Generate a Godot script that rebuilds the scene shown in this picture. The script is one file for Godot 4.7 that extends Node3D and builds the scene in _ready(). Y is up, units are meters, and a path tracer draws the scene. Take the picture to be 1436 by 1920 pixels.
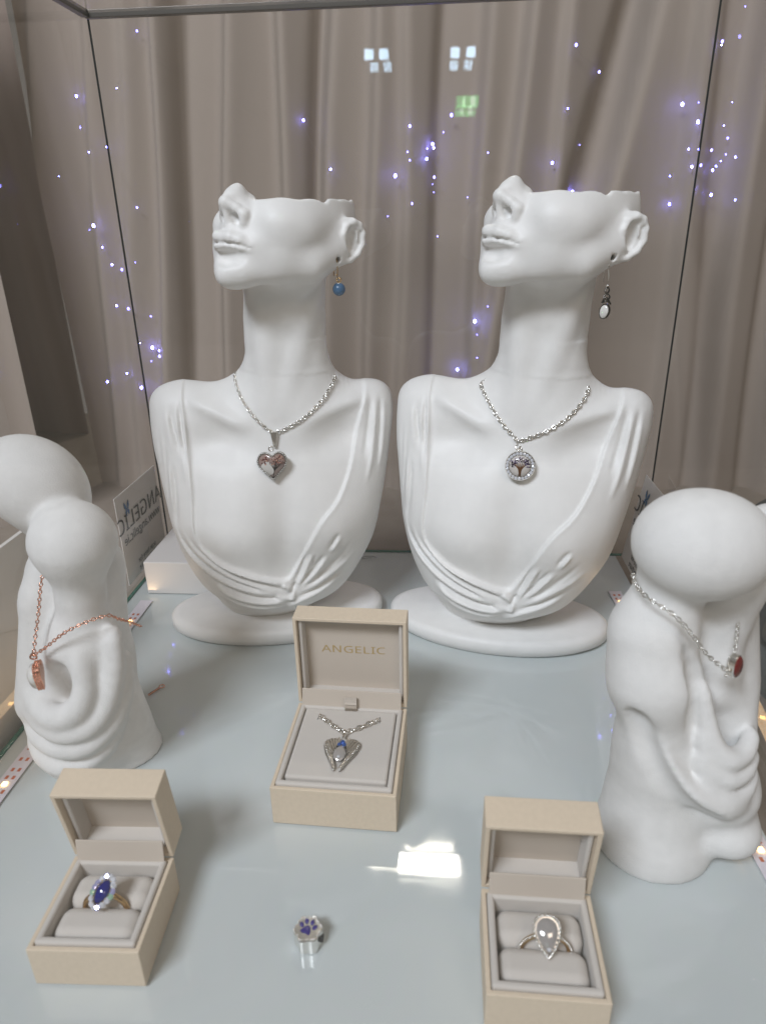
extends Node3D
# A glass display case of jewellery. Lengths inside the mesh helpers are millimetres; node positions are metres.

var M := {}
var taken := {}
var rng := RandomNumberGenerator.new()

func _ready() -> void:
	rng.seed = 7
	# ------------------------------------------------------------ camera, surroundings, lights, exposure
	var cam := Camera3D.new()
	cam.name = "camera"
	cam.position = Vector3(0, 0.28, 0)
	cam.basis = Basis(Vector3.UP, deg_to_rad(4.6)) * Basis(Vector3.RIGHT, deg_to_rad(-22.8)) * Basis(Vector3.BACK, deg_to_rad(-1.16))
	cam.fov = 73.62
	var lens := CameraAttributesPhysical.new()
	lens.frustum_focal_length = 16.04
	lens.exposure_aperture = 7.5
	lens.frustum_focus_distance = 0.44
	lens.frustum_near = 0.01
	lens.frustum_far = 60.0
	cam.attributes = lens
	add_child(cam)
	var around := WorldEnvironment.new()
	around.name = "surroundings"
	var e := Environment.new()
	e.background_mode = Environment.BG_COLOR
	e.background_color = Color(0.37, 0.35, 0.33)
	e.tonemap_mode = Environment.TONE_MAPPER_LINEAR
	e.tonemap_exposure = 1.13
	e.sdfgi_enabled = true
	e.ssao_enabled = true
	e.ssil_enabled = true
	around.environment = e
	add_child(around)
	area("hall_key_light", Vector3(-0.95, 2.15, 1.35), Vector3(-0.05, 0.1, -0.45), Vector2(1.0, 0.5), Color(0.93, 0.96, 1.0), 5.9)
	area("hall_fill_light", Vector3(1.0, 2.3, 2.0), Vector3(0, 0.1, -0.4), Vector2(1.2, 0.8), Color(1.0, 0.94, 0.88), 1.3)
	area("left_tape_light", Vector3(-0.232, 0.004, -0.37), Vector3(-0.20, 1.0, -0.37), Vector2(0.008, 0.24), Color(1.0, 0.84, 0.64), 0.0014)
	area("right_tape_light", Vector3(0.155, 0.004, -0.37), Vector3(0.12, 1.0, -0.37), Vector2(0.008, 0.24), Color(1.0, 0.84, 0.64), 0.0014)
	materials()
	setting()
	case_of_glass()
	# ------------------------------------------------------------ the large pieces, the three sculptures side by side in threads
	var made := [null, null, null]
	var jobs: Array[Thread] = []
	for work in [func(): made[0] = sculpt_bust(), func(): made[1] = sculpt_pair_with_two_heads(), func(): made[2] = sculpt_pair_with_bowed_head()]:
		jobs.append(Thread.new())
		jobs[-1].start(work)
	for j in jobs:
		j.wait_to_finish()
	var sculpted: Sculpt = made[0]
	busts(sculpted)
	couples(made[1], made[2])
	cards()
	# ------------------------------------------------------------ boxes and jewellery
	dust()
	boxes()
	necklaces(sculpted)
	small_things()

func area(called: String, at: Vector3, to: Vector3, size: Vector2, c: Color, energy: float) -> void:
	var a := AreaLight3D.new()
	a.name = called
	a.area_size = size
	a.light_color = c
	a.light_energy = energy
	a.shadow_enabled = true
	add_child(a)
	a.look_at_from_position(at, to, Vector3.UP if absf((to - at).normalized().y) < 0.99 else Vector3.BACK)

func numbered(called: String) -> String:
	taken[called] = taken.get(called, -1) + 1
	return called if taken[called] == 0 else "%s_%03d" % [called, taken[called]]

func tag(o: Node3D, label: String, category: String, group := "") -> Node3D:
	o.set_meta("label", label)
	o.set_meta("category", category)
	if group:
		o.set_meta("group", group)
	return o

func thing(called: String, label: String, category: String, at: Vector3, yaw := 0.0, group := "") -> Node3D:
	var o := Node3D.new()
	o.name = numbered(called)
	add_child(o)
	o.position = at
	o.rotation_degrees.y = yaw
	return tag(o, label, category, group)

func obj(called: String, what, m: Material, parent: Node3D = self) -> MeshInstance3D:
	var o := MeshInstance3D.new()
	o.name = numbered(called) if parent == self else called
	if what is SurfaceTool:
		o.mesh = what.commit()
	else:
		o.mesh = what
	o.material_override = m
	parent.add_child(o, true)
	return o

func struct(called: String, what, m: Material, kind := "structure") -> MeshInstance3D:
	var o := obj(called, what, m)
	o.set_meta("kind", kind)
	return o

# ---------------------------------------------------------------- materials
func mat(c: Color, rough := 0.5, metal := 0.0, spec := 0.5) -> StandardMaterial3D:
	var m := StandardMaterial3D.new()
	m.albedo_color = c
	m.roughness = rough
	m.metallic = metal
	m.metallic_specular = spec
	return m

func noise(freq: float, octaves := 3, size := 256, normal := false, strong := 4.0, ramp: Array = []) -> NoiseTexture2D:
	var n := FastNoiseLite.new()
	n.seed = 11 + int(freq * 977.0) + octaves
	n.noise_type = FastNoiseLite.TYPE_SIMPLEX_SMOOTH
	n.frequency = freq
	n.fractal_octaves = octaves
	var t := NoiseTexture2D.new()
	t.width = size
	t.height = size
	t.seamless = true
	t.noise = n
	t.as_normal_map = normal
	t.bump_strength = strong
	if ramp.size():
		var g := Gradient.new()
		g.offsets = PackedFloat32Array([0.0, 1.0])
		g.colors = PackedColorArray(ramp)
		t.color_ramp = g
	return t

func bumpy(m: StandardMaterial3D, freq: float, per_metre: float, cm: float, octaves := 3) -> StandardMaterial3D:
	m.heightmap_enabled = true
	m.heightmap_texture = noise(freq, octaves)
	m.heightmap_scale = cm
	m.uv1_triplanar = true
	m.uv1_world_triplanar = false
	m.uv1_scale = Vector3.ONE * per_metre
	return m

func mottled(m: StandardMaterial3D, a: Color, b: Color, freq: float, octaves := 4) -> StandardMaterial3D:
	m.albedo_color = Color.WHITE
	m.albedo_texture = noise(freq, octaves, 256, false, 4.0, [a, b])
	return m

func glow(c: Color, e: float) -> StandardMaterial3D:
	var m := mat(c, 0.4)
	m.emission_enabled = true
	m.emission = c
	m.emission_energy_multiplier = e
	return m

func pane(c: Color, alpha: float, rough := 0.0) -> StandardMaterial3D:
	var m := mat(Color(c, alpha), rough)
	m.transparency = BaseMaterial3D.TRANSPARENCY_ALPHA
	return m

func materials() -> void:
	M.resin = bumpy(mottled(mat(Color.WHITE, 0.46, 0.0, 0.42), Color(0.895, 0.89, 0.88), Color(0.925, 0.92, 0.91), 0.012), 0.06, 18.0, 0.004)
	M.plaster = bumpy(mottled(mat(Color.WHITE, 0.82, 0.0, 0.3), Color(0.87, 0.865, 0.855), Color(0.91, 0.905, 0.895), 0.01), 0.11, 36.0, 0.013, 2)
	M.shelf = mottled(mat(Color.WHITE, 0.045, 0.0, 0.6), Color(0.755, 0.785, 0.785), Color(0.795, 0.815, 0.81), 0.008)
	M.shelf.uv1_triplanar = true
	M.shelf.uv1_scale = Vector3.ONE * 3.0
	M.shelf.roughness = 1.0
	M.shelf.roughness_texture = noise(0.02, 5, 512, false, 4.0, [Color(0.02, 0.02, 0.02), Color(0.075, 0.075, 0.075)])
	M.pane = pane(Color(0.75, 0.9, 0.86), 0.015)
	M.green = mat(Color(0.22, 0.42, 0.36), 0.08)
	M.joint = mat(Color(0.10, 0.095, 0.09), 0.35)
	M.rail = mat(Color(0.42, 0.40, 0.38), 0.3, 0.7)
	var cloth := mat(Color(0.68, 0.625, 0.58), 0.95, 0.0, 0.2)
	cloth.albedo_texture = noise(0.25, 2, 512, false, 4.0, [Color(0.90, 0.90, 0.90), Color(1, 1, 1)])
	cloth.uv1_scale = Vector3(60, 8, 1)
	cloth.backlight_enabled = true
	cloth.backlight = Color(0.10, 0.095, 0.09)
	M.curtain = cloth
	M.dark_drape = mat(Color(0.62, 0.555, 0.515), 0.95, 0.0, 0.1)
	M.counter = bumpy(mottled(mat(Color.WHITE, 0.6), Color(0.55, 0.50, 0.45), Color(0.60, 0.55, 0.50), 0.02), 0.1, 4.0, 0.01)
	M.jacket = bumpy(mottled(mat(Color.WHITE, 0.9), Color(0.20, 0.20, 0.205), Color(0.27, 0.27, 0.27), 0.05), 0.3, 12.0, 0.02)
	M.card = mat(Color(0.83, 0.81, 0.785), 0.6)
	M.carton = bumpy(mat(Color(0.88, 0.865, 0.85), 0.65), 0.3, 30.0, 0.003)
	M.ink = mat(Color(0.075, 0.075, 0.09), 0.6)
	M.wing_blue = mat(Color(0.18, 0.40, 0.60), 0.5)
	M.wing_dark = mat(Color(0.05, 0.08, 0.14), 0.5)
	M.paper = bumpy(mottled(mat(Color.WHITE, 0.62, 0.0, 0.4), Color(0.835, 0.77, 0.68), Color(0.86, 0.795, 0.705), 0.03), 0.35, 40.0, 0.003)
	M.velvet = bumpy(mottled(mat(Color.WHITE, 1.0, 0.0, 0.2), Color(0.78, 0.755, 0.725), Color(0.83, 0.805, 0.775), 0.35, 2), 0.4, 60.0, 0.012, 2)
	M.velvet.rim_enabled = true
	M.velvet.rim = 0.35
	M.suede = bumpy(mottled(mat(Color.WHITE, 1.0, 0.0, 0.2), Color(0.77, 0.725, 0.675), Color(0.82, 0.775, 0.72), 0.3, 2), 0.4, 60.0, 0.012, 2)
	M.gilt = mat(Color(0.76, 0.66, 0.46), 0.45, 0.4)
	M.silver = mat(Color(0.93, 0.92, 0.90), 0.2, 1.0)
	M.dull_silver = mat(Color(0.72, 0.71, 0.69), 0.32, 1.0)
	M.dark_silver = mat(Color(0.36, 0.34, 0.32), 0.3, 1.0)
	M.rose = mat(Color(0.88, 0.66, 0.56), 0.22, 1.0)
	M.gold = mat(Color(0.83, 0.70, 0.50), 0.2, 1.0)
	M.crystal = mat(Color(0.90, 0.91, 0.94), 0.03, 0.35, 1.0)
	M.crystal.clearcoat_enabled = true
	M.crystal_green = mat(Color(0.72, 0.88, 0.78), 0.03, 0.5, 1.0)
	M.crystal_violet = mat(Color(0.76, 0.76, 0.93), 0.03, 0.5, 1.0)
	M.dull_gold = mat(Color(0.62, 0.52, 0.40), 0.5, 0.8)
	M.sapphire = mat(Color(0.02, 0.055, 0.44), 0.04, 0.0, 1.0)
	M.blue_stone = mat(Color(0.30, 0.46, 0.80), 0.03, 0.6, 1.0)
	M.smoke = mat(Color(0.72, 0.70, 0.685), 0.04, 0.35, 0.9)
	M.hole = mat(Color(0.03, 0.03, 0.03), 0.5)
	M.pearl = mat(Color(0.86, 0.85, 0.83), 0.18)
	M.red_stone = mat(Color(0.42, 0.055, 0.05), 0.12)
	M.purple = mat(Color(0.13, 0.05, 0.45), 0.06, 0.0, 0.8)
	M.glitter = mottled(mat(Color.WHITE, 0.12), Color(0.16, 0.26, 0.37), Color(0.44, 0.58, 0.72), 0.25, 3)
	M.glitter.uv1_triplanar = true
	M.glitter.uv1_scale = Vector3.ONE * 90.0
	M.tape = mat(Color(0.86, 0.84, 0.87), 0.4)
	M.copper = mat(Color(0.80, 0.47, 0.35), 0.4, 0.3)
	M.led = glow(Color(1.0, 0.80, 0.48), 7.0)
	M.fairy = glow(Color(0.47, 0.47, 1.0), 42.0)
	M.fairy_dim = glow(Color(0.52, 0.50, 1.0), 9.0)
	M.fairy_bright = glow(Color(0.45, 0.48, 1.0), 75.0)
	M.wire = mat(Color(0.62, 0.57, 0.54), 0.6)
	M.hall = glow(Color(0.78, 0.90, 1.0), 20.0)
	M.ceiling = glow(Color(1.0, 0.97, 0.90), 17.0)
	M.exit = glow(Color(0.45, 0.92, 0.50), 6.0)
	M.exit_white = glow(Color(0.85, 1.0, 0.85), 10.0)
	M.dust = mat(Color(0.86, 0.86, 0.85), 0.9)
	M.black = mat(Color(0.02, 0.02, 0.02), 0.2)

# ---------------------------------------------------------------- mesh helpers (millimetres)
func start() -> SurfaceTool:
	var st := SurfaceTool.new()
	st.begin(Mesh.PRIMITIVE_TRIANGLES)
	return st

func tri(st: SurfaceTool, p: Array, n: Array, uv: Array = []) -> void:
	var order := [0, 1, 2]
	var out: Vector3 = (p[2] - p[0]).cross(p[1] - p[0])
	if out.dot(n[0] + n[1] + n[2]) < 0.0:
		order = [0, 2, 1]
	for i in order:
		st.set_normal(n[i])
		if uv.size():
			st.set_uv(uv[i])
		st.add_vertex(p[i] * 0.001)

func rect(st: SurfaceTool, a: Vector3, b: Vector3, c: Vector3, d: Vector3, n: Array, uv: Array = []) -> void:
	tri(st, [a, b, c], [n[0], n[1], n[2]], [uv[0], uv[1], uv[2]] if uv.size() else [])
	tri(st, [a, c, d], [n[0], n[2], n[3]], [uv[0], uv[2], uv[3]] if uv.size() else [])

func flat(st: SurfaceTool, p: Array, towards: Vector3) -> void:
	var n: Vector3 = (p[2] - p[0]).cross(p[1] - p[0]).normalized()
	if n.dot(towards) < 0.0:
		n = -n
	for i in range(1, p.size() - 1):
		tri(st, [p[0], p[i], p[i + 1]], [n, n, n])

func bx(st: SurfaceTool, c: Vector3, size: Vector3, r := 0.6, t := Basis(), seg := 2) -> void:
	var h := size * 0.5
	r = minf(r, minf(h.x, minf(h.y, h.z)) * 0.999)
	for axis in 3:
		var u := (axis + 1) % 3
		var v := (axis + 2) % 3
		for side in [-1.0, 1.0]:
			var lines := [[], []]
			for k in 2:
				var m: float = h[[u, v][k]]
				for i in seg + 1:
					lines[k].append(-m + r * (1.0 - cos(i * PI * 0.5 / seg)) if r > 0.0 else -m)
				for i in seg + 1:
					lines[k].append(m - r * (1.0 - cos((seg - i) * PI * 0.5 / seg)) if r > 0.0 else m)
			var nu: int = lines[0].size()
			var pts := []
			var ns := []
			for i in nu:
				for j in nu:
					var q := Vector3.ZERO
					q[axis] = side * h[axis]
					q[u] = lines[0][i]
					q[v] = lines[1][j]
					var inner := q.clamp(-(h - Vector3.ONE * r), h - Vector3.ONE * r)
					var dir := (q - inner).normalized() if r > 0.0 else Vector3.ZERO
					if dir == Vector3.ZERO:
						dir[axis] = side
					pts.append(c + t * (inner + dir * r))
					ns.append(t * dir)
			for i in nu - 1:
				for j in nu - 1:
					var k := [i * nu + j, (i + 1) * nu + j, (i + 1) * nu + j + 1, i * nu + j + 1]
					rect(st, pts[k[0]], pts[k[1]], pts[k[2]], pts[k[3]], [ns[k[0]], ns[k[1]], ns[k[2]], ns[k[3]]])

func soft_path(pts: Array, steps: int, closed := false) -> Array:
	var out := []
	var n := pts.size()
	for i in (n if closed else n - 1):
		var a = pts[(i - 1 + n) % n] if closed or i > 0 else pts[0]
		var b = pts[i]
		var c = pts[(i + 1) % n]
		var d = pts[(i + 2) % n] if closed or i + 2 < n else pts[n - 1]
		for s in steps:
			out.append(b.cubic_interpolate(c, a, d, s / float(steps)))
	if not closed:
		out.append(pts[n - 1])
	return out

func tube(st: SurfaceTool, pts: Array, r, sides := 8, closed := false) -> void:
	var rings := []
	var normals := []
	var up := Vector3.UP
	var n := pts.size()
	for i in n:
		var t: Vector3 = ((pts[(i + 1) % n] if closed or i + 1 < n else pts[i]) - (pts[(i - 1 + n) % n] if closed or i > 0 else pts[i])).normalized()
		if i == 0 and absf(t.dot(up)) > 0.9:
			up = Vector3.RIGHT
		var s := t.cross(up).normalized()
		up = s.cross(t).normalized()
		var ring := []
		var ns := []
		var rr: float = r[i] if r is Array else r
		for k in sides:
			var a := TAU * k / sides
			var d := s * cos(a) + up * sin(a)
			ring.append(pts[i] + d * rr)
			ns.append(d)
		rings.append(ring)
		normals.append(ns)
	for i in (n if closed else n - 1):
		var j := (i + 1) % n
		for k in sides:
			var l := (k + 1) % sides
			rect(st, rings[i][k], rings[i][l], rings[j][l], rings[j][k], [normals[i][k], normals[i][l], normals[j][l], normals[j][k]])
	if not closed:
		flat(st, rings[0], pts[0] - pts[1])
		flat(st, rings[n - 1], pts[n - 1] - pts[n - 2])

func sphere(st: SurfaceTool, c: Vector3, r: Vector3, t := Basis(), rows := 8, cols := 12) -> void:
	for i in rows:
		for j in cols:
			var p := []
			var n := []
			for k in [[i, j], [i, j + 1], [i + 1, j + 1], [i + 1, j]]:
				var a: float = PI * k[0] / rows
				var b: float = TAU * k[1] / cols
				var d := Vector3(sin(a) * cos(b), cos(a), sin(a) * sin(b))
				p.append(c + t * (d * r))
				n.append((t * (d / r)).normalized())
			if i == 0:
				tri(st, [p[0], p[2], p[3]], [n[0], n[2], n[3]])
			elif i == rows - 1:
				tri(st, [p[0], p[1], p[2]], [n[0], n[1], n[2]])
			else:
				rect(st, p[0], p[1], p[2], p[3], n)

# an outline (millimetres, in the plane of t.x and t.y) given depth along t.z, edges rounded by bev
func slab(st: SurfaceTool, poly: PackedVector2Array, depth: float, at := Vector3.ZERO, t := Basis(), bev := 0.3) -> void:
	var mid := Vector2.ZERO
	for p in poly:
		mid += p / poly.size()
	var n := poly.size()
	var loops := [[-depth * 0.5, bev], [-depth * 0.5 + bev, 0.0], [depth * 0.5 - bev, 0.0], [depth * 0.5, bev]]
	var rings := []
	for l in loops:
		var ring := []
		for p in poly:
			var q: Vector2 = p - (p - mid).normalized() * l[1]
			ring.append(at + t * Vector3(q.x, q.y, l[0]))
		rings.append(ring)
	for l in 3:
		for i in n:
			var j := (i + 1) % n
			var e := poly[j] - poly[i]
			var o := Vector2(e.y, -e.x).normalized()
			if o.dot(poly[i] - mid) < 0.0:
				o = -o
			var nn: Vector3 = (t * Vector3(o.x, o.y, [-0.8, 0.0, 0.8][l])).normalized()
			rect(st, rings[l][i], rings[l][j], rings[l + 1][j], rings[l + 1][i], [nn, nn, nn, nn])
	var idx := Geometry2D.triangulate_polygon(poly)
	for side in [0, 3]:
		var nn := t.z * (-1.0 if side == 0 else 1.0)
		for k in range(0, idx.size(), 3):
			tri(st, [rings[side][idx[k]], rings[side][idx[k + 1]], rings[side][idx[k + 2]]], [nn, nn, nn])

# a domed stone over an outline, uv across its box
func dome(st: SurfaceTool, poly: PackedVector2Array, high: float, at := Vector3.ZERO, t := Basis(), rows := 6, mid := Vector2.ZERO) -> void:
	var lo := poly[0]
	var hi := poly[0]
	for p in poly:
		lo = lo.min(p)
		hi = hi.max(p)
	var n := poly.size()
	var size := (hi - lo).length() * 0.5
	for r in rows:
		for i in n:
			var pts := []
			var ns := []
			var uvs := []
			for k in [[r, i], [r, i + 1], [r + 1, i + 1], [r + 1, i]]:
				var a: float = PI * 0.5 * k[0] / rows
				var q: Vector2 = mid + (poly[int(k[1]) % n] - mid) * cos(a)
				pts.append(at + t * Vector3(q.x, q.y, high * sin(a)))
				var d: Vector2 = (poly[int(k[1]) % n] - mid).normalized() * cos(a) * high / size * 1.6
				ns.append((t * Vector3(d.x, d.y, maxf(sin(a), 0.05))).normalized())
				uvs.append(Vector2((q.x - lo.x) / (hi.x - lo.x), 1.0 - (q.y - lo.y) / (hi.y - lo.y)))
			if r == rows - 1:
				tri(st, [pts[0], pts[1], pts[2]], [ns[0], ns[1], t.z], [uvs[0], uvs[1], uvs[2]])
			else:
				rect(st, pts[0], pts[1], pts[2], pts[3], ns, uvs)

func gem(st: SurfaceTool, c: Vector3, r: float, t := Basis(), stretch := Vector2.ONE, sides := 8) -> void:
	var g := []
	var k := []
	for i in sides:
		var a := TAU * (i + 0.5) / sides
		g.append(c + t * Vector3(cos(a) * r * stretch.x, sin(a) * r * stretch.y, 0))
		k.append(c + t * Vector3(cos(a + 0.5 * TAU / sides) * r * 0.58 * stretch.x, sin(a + 0.5 * TAU / sides) * r * 0.58 * stretch.y, r * 0.42))
	var low := c - t.z * r * 0.6
	for i in sides:
		var j := (i + 1) % sides
		flat(st, [g[i], g[j], k[i]], g[i] - low)
		flat(st, [k[i], g[j], k[j]], g[j] - low)
		flat(st, [g[i], g[j], low], g[i] - c)
	flat(st, k, t.z)

func outline(kind: String, w: float, h: float, n := 40) -> PackedVector2Array:
	var out := PackedVector2Array()
	for i in n:
		var a := TAU * i / n
		match kind:
			"oval":
				out.append(Vector2(cos(a) * w * 0.5, sin(a) * h * 0.5))
			"eye":
				out.append(Vector2(signf(cos(a)) * pow(absf(cos(a)), 1.25) * w * 0.5, sin(a) * h * 0.5))
			"drop":
				out.append(Vector2(cos(a) * w * 0.5, sin(a) * pow(absf(sin(a * 0.5)), 0.9) * h * 0.62))
			"heart":
				var x := 16.0 * pow(sin(a), 3.0)
				var y := 13.0 * cos(a) - 5.0 * cos(2.0 * a) - 2.0 * cos(3.0 * a) - cos(4.0 * a)
				out.append(Vector2(x / 32.0 * w, (y + 2.5) / 29.0 * h).lerp(Vector2(sin(a) * w * 0.5, cos(a) * h * 0.46), 0.30))
	return out

# links threaded along a path; each link a ring turned a quarter against the last
func links(st: SurfaceTool, path: Array, long: float, wire: float, wide := 0.8) -> void:
	var run := 0.0
	var at := 0
	var dist := [0.0]
	for i in range(1, path.size()):
		dist.append(dist[i - 1] + path[i].distance_to(path[i - 1]))
	var count := int(dist[-1] / (long * 0.70))
	for k in count + 1:
		run = dist[-1] * k / count
		while at < path.size() - 2 and dist[at + 1] < run:
			at += 1
		var f := clampf((run - dist[at]) / maxf(dist[at + 1] - dist[at], 1e-6), 0.0, 1.0)
		var c: Vector3 = path[at].lerp(path[at + 1], f)
		var t: Vector3 = (path[at + 1] - path[at]).normalized()
		var s := t.cross(Vector3(0.13, 0.2, 0.97)).normalized()
		var u := s.cross(t).normalized()
		var a := (0.0 if k % 2 else PI * 0.5) + rng.randf_range(-0.3, 0.3) + 0.25
		var side := s * cos(a) + u * sin(a)
		var ring := []
		for i in 10:
			var b := TAU * i / 10
			ring.append(c + t * cos(b) * (long * 0.5 - wire) + side * sin(b) * (long * 0.5 * wide - wire))
		tube(st, ring, wire, 5, true)

func writing(what: String, high: float, deep: float, wide := 1.0, bold := false) -> Mesh:
	var t := TextMesh.new()
	var f := SystemFont.new()
	f.font_names = PackedStringArray(["Droid Sans"])
	t.font = f
	t.text = what
	t.font_size = 64
	t.pixel_size = high * 0.001 / 46.0
	t.depth = deep * 0.001
	t.curve_step = 2.0
	return t

# ---------------------------------------------------------------- setting
func drape(x0: float, x1: float, y0: float, y1: float, nx: int, ny: int, where) -> ArrayMesh:
	var st := start()
	var pts := []
	for j in ny + 1:
		for i in nx + 1:
			pts.append((where as Callable).call(lerpf(x0, x1, i / float(nx)), lerpf(y0, y1, j / float(ny))) * 1000.0)
	st.set_smooth_group(0)
	for j in ny:
		for i in nx:
			var k := [j * (nx + 1) + i, j * (nx + 1) + i + 1, (j + 1) * (nx + 1) + i + 1, (j + 1) * (nx + 1) + i]
			for q in [0, 2, 1, 0, 3, 2]:
				st.set_uv(Vector2(k[q] % (nx + 1) / float(nx), k[q] / (nx + 1) / float(ny)))
				st.add_vertex(pts[k[q]] * 0.001)
	st.index()
	st.generate_normals()
	return st.commit()

# pleats of the back curtain: x at the height of the lid, x near the shelf, step forward, how far it takes to fall back (metres)
var PLEATS := [
	[-0.4112, -0.4756, 0.0180, 0.0500],
	[-0.3489, -0.3846, 0.0210, 0.0500],
	[-0.3125, -0.3494, 0.0150, 0.0400],
	[-0.2769, -0.3118, 0.0300, 0.0220],
	[-0.2535, -0.2873, -0.0240, 0.0120],
	[-0.2107, -0.2412, 0.0360, 0.0450],
	[-0.1543, -0.1746, 0.0330, 0.0400],
	[-0.1171, -0.1426, -0.0270, 0.0100],
	[-0.1043, -0.1301, 0.0300, 0.0400],
	[-0.0632, -0.0778, 0.0270, 0.0300],
	[-0.0318, -0.0420, 0.0180, 0.0300],
	[0.0026, -0.0101, -0.0180, 0.0140],
	[0.0430, 0.0386, 0.0270, 0.0350],
	[0.0830, 0.0538, 0.0300, 0.0400],
	[0.1218, 0.1109, 0.0180, 0.0350],
	[0.1673, 0.1019, -0.0330, 0.0300],
	[0.1940, 0.1396, 0.0480, 0.0600],
	[0.2424, 0.2504, 0.0180, 0.0500],
	[0.2647, 0.2853, -0.0180, 0.0140],
	[0.2919, 0.3049, 0.0390, 0.0450],
	[0.3223, 0.3463, -0.0240, 0.0200],
	[0.3360, 0.3681, 0.0300, 0.0500],
]

func curtain_z(x: float, y: float) -> float:
	var t := (0.46 - y) / 0.32
	var z := 0.006 * sin(x * 17.0 + 1.3 * sin(y * 4.0)) + 0.0025 * sin(x * 43.0 + 2.0 * sin(y * 3.0) + 1.0)
	for f in PLEATS:
		var d: float = x - lerpf(f[0], f[1], t) - 0.003 * sin(y * 11.0 + f[0] * 50.0)
		if d > -0.02 and d < f[3] * 5.0:
			z += f[2] / (1.0 + exp(-d / 0.0028)) * exp(-maxf(d, 0.0) / f[3])
	return z

func setting() -> void:
	var st := start()
	bx(st, Vector3(0, -35, -200), Vector3(2600, 30, 1900), 2.0)
	struct("counter", st, M.counter)
	var back := obj("curtain", drape(-0.426, 0.75, -0.25, 0.60, 380, 24, func(x, y): return Vector3(x, y, -0.80 + curtain_z(x, y))), M.curtain)
	tag(back, "taupe curtain hanging in pleats right behind the glass case", "curtain", "taupe curtains")
	var side := obj("curtain", drape(0, 1, -0.25, 0.75, 160, 16, func(s, y): return Vector3(0.74 + 0.03 * sin(s * 34.0) + 0.012 * sin(s * 79.0 + y), y, -0.80 + s * 0.75)), M.curtain)
	tag(side, "taupe curtain turning the corner beyond the bowed couple", "curtain", "taupe curtains")
	var far := obj("curtain", drape(0, 1, -0.25, 0.75, 120, 16, func(s, y): return Vector3(-0.80 + s * 0.376, y, -0.66 + 0.015 * sin(s * 11.0) + 0.005 * sin(s * 31.0))), M.curtain)
	tag(far, "taupe curtain edge at the far left past the dark gap", "curtain", "taupe curtains")
	var gap := obj("drape", drape(-1.3, -0.55, -0.25, 0.75, 90, 8, func(x, y): return Vector3(x, y, -1.02 + 0.012 * sin(x * 33.0) + 0.006 * sin(x * 71.0 + y))), M.dark_drape)
	tag(gap, "dark brown drape deep in the gap between the curtains", "drape")
	# what stands beyond the glass on the right
	var jacket := obj("jacket", drape(0.0, 1.0, 0.0, 1.0, 72, 40, func(s, t):
		var a: float = s * TAU
		var r: float = cos(t * PI * 0.5) * (1.0 + 0.05 * sin(a * 5.0 + t * 7.0) + 0.03 * sin(a * 11.0 - t * 13.0))
		return Vector3(0.315 + 0.10 * r * cos(a), -0.021 + 0.105 * sin(t * PI * 0.5) * (1.0 + 0.06 * sin(a * 3.0 + t * 9.0)), -0.47 + 0.17 * r * sin(a))), M.jacket)
	tag(jacket, "dark grey jacket lying outside the glass beside the bowed couple", "jacket")
	fairy_lights()
	# lamps of the hall that the glass and the shelf mirror
	for p in [Vector3(-1.17, 2.91, 13.40),Vector3(-0.92, 2.91, 13.40),Vector3(0.27, 2.89, 13.40),Vector3(0.53, 2.89, 13.40)]:
		var lamp := start()
		bx(lamp, Vector3.ZERO, Vector3(150, 150, 60), 8.0)
		var o := obj("hall_lamp", lamp, M.hall)
		o.position = p
		tag(o, ["paired hall lamp, outer left one, mirrored in the back glass", "paired hall lamp, inner left one, mirrored in the back glass", "paired hall lamp, inner right one, mirrored in the back glass", "paired hall lamp, outer right one, mirrored in the back glass"][int(p.x > -1.0) + int(p.x > 0.0) + int(p.x > 0.4)], "lamp", "hall lamps mirrored in the back glass")
	var sign_ := thing("exit_sign", "green lit exit sign mirrored in the back glass", "sign", Vector3(0.48, 2.12, 13.0))
	st = start()
	bx(st, Vector3.ZERO, Vector3(360, 170, 40), 4.0)
	obj("sign_face", st, M.exit, sign_)
	st = start()
	sphere(st, Vector3(-60, 45, -24), Vector3(22, 22, 4))
	bx(st, Vector3(-60, -20, -24), Vector3(36, 80, 6), 3.0)
	bx(st, Vector3(-84, -10, -24), Vector3(50, 16, 6), 3.0, Basis(Vector3.BACK, 0.5))
	bx(st, Vector3(-40, -62, -24), Vector3(18, 60, 6), 3.0, Basis(Vector3.BACK, 0.5))
	obj("running_figure", st, M.exit_white, sign_)
	st = start()
	bx(st, Vector3(90, 0, -24), Vector3(80, 140, 6), 2.0)
	obj("door_symbol", st, M.exit_white, sign_)
	var panel := thing("ceiling_light", "bright ceiling light panel beyond the case, mirrored in the shelf", "light", Vector3(-0.005, 2.2, -2.054))
	st = start()
	bx(st, Vector3.ZERO, Vector3(236, 20, 96), 3.0)
	obj("diffuser", st, M.ceiling, panel)
	st = start()
	bx(st, Vector3(0, 0, -118), Vector3(206, 20, 34), 3.0)
	obj("diffuser", st, M.ceiling, panel)
	st = start()
	bx(st, Vector3(-238, 0, -14), Vector3(226, 20, 24), 3.0)
	obj("diffuser", st, M.ceiling, panel)
	area("ceiling_panel_light", Vector3(-0.005, 2.18, -2.054), Vector3(-0.005, 0, -2.0), Vector2(0.246, 0.11), Color(1.0, 0.97, 0.92), 0.5)

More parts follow.
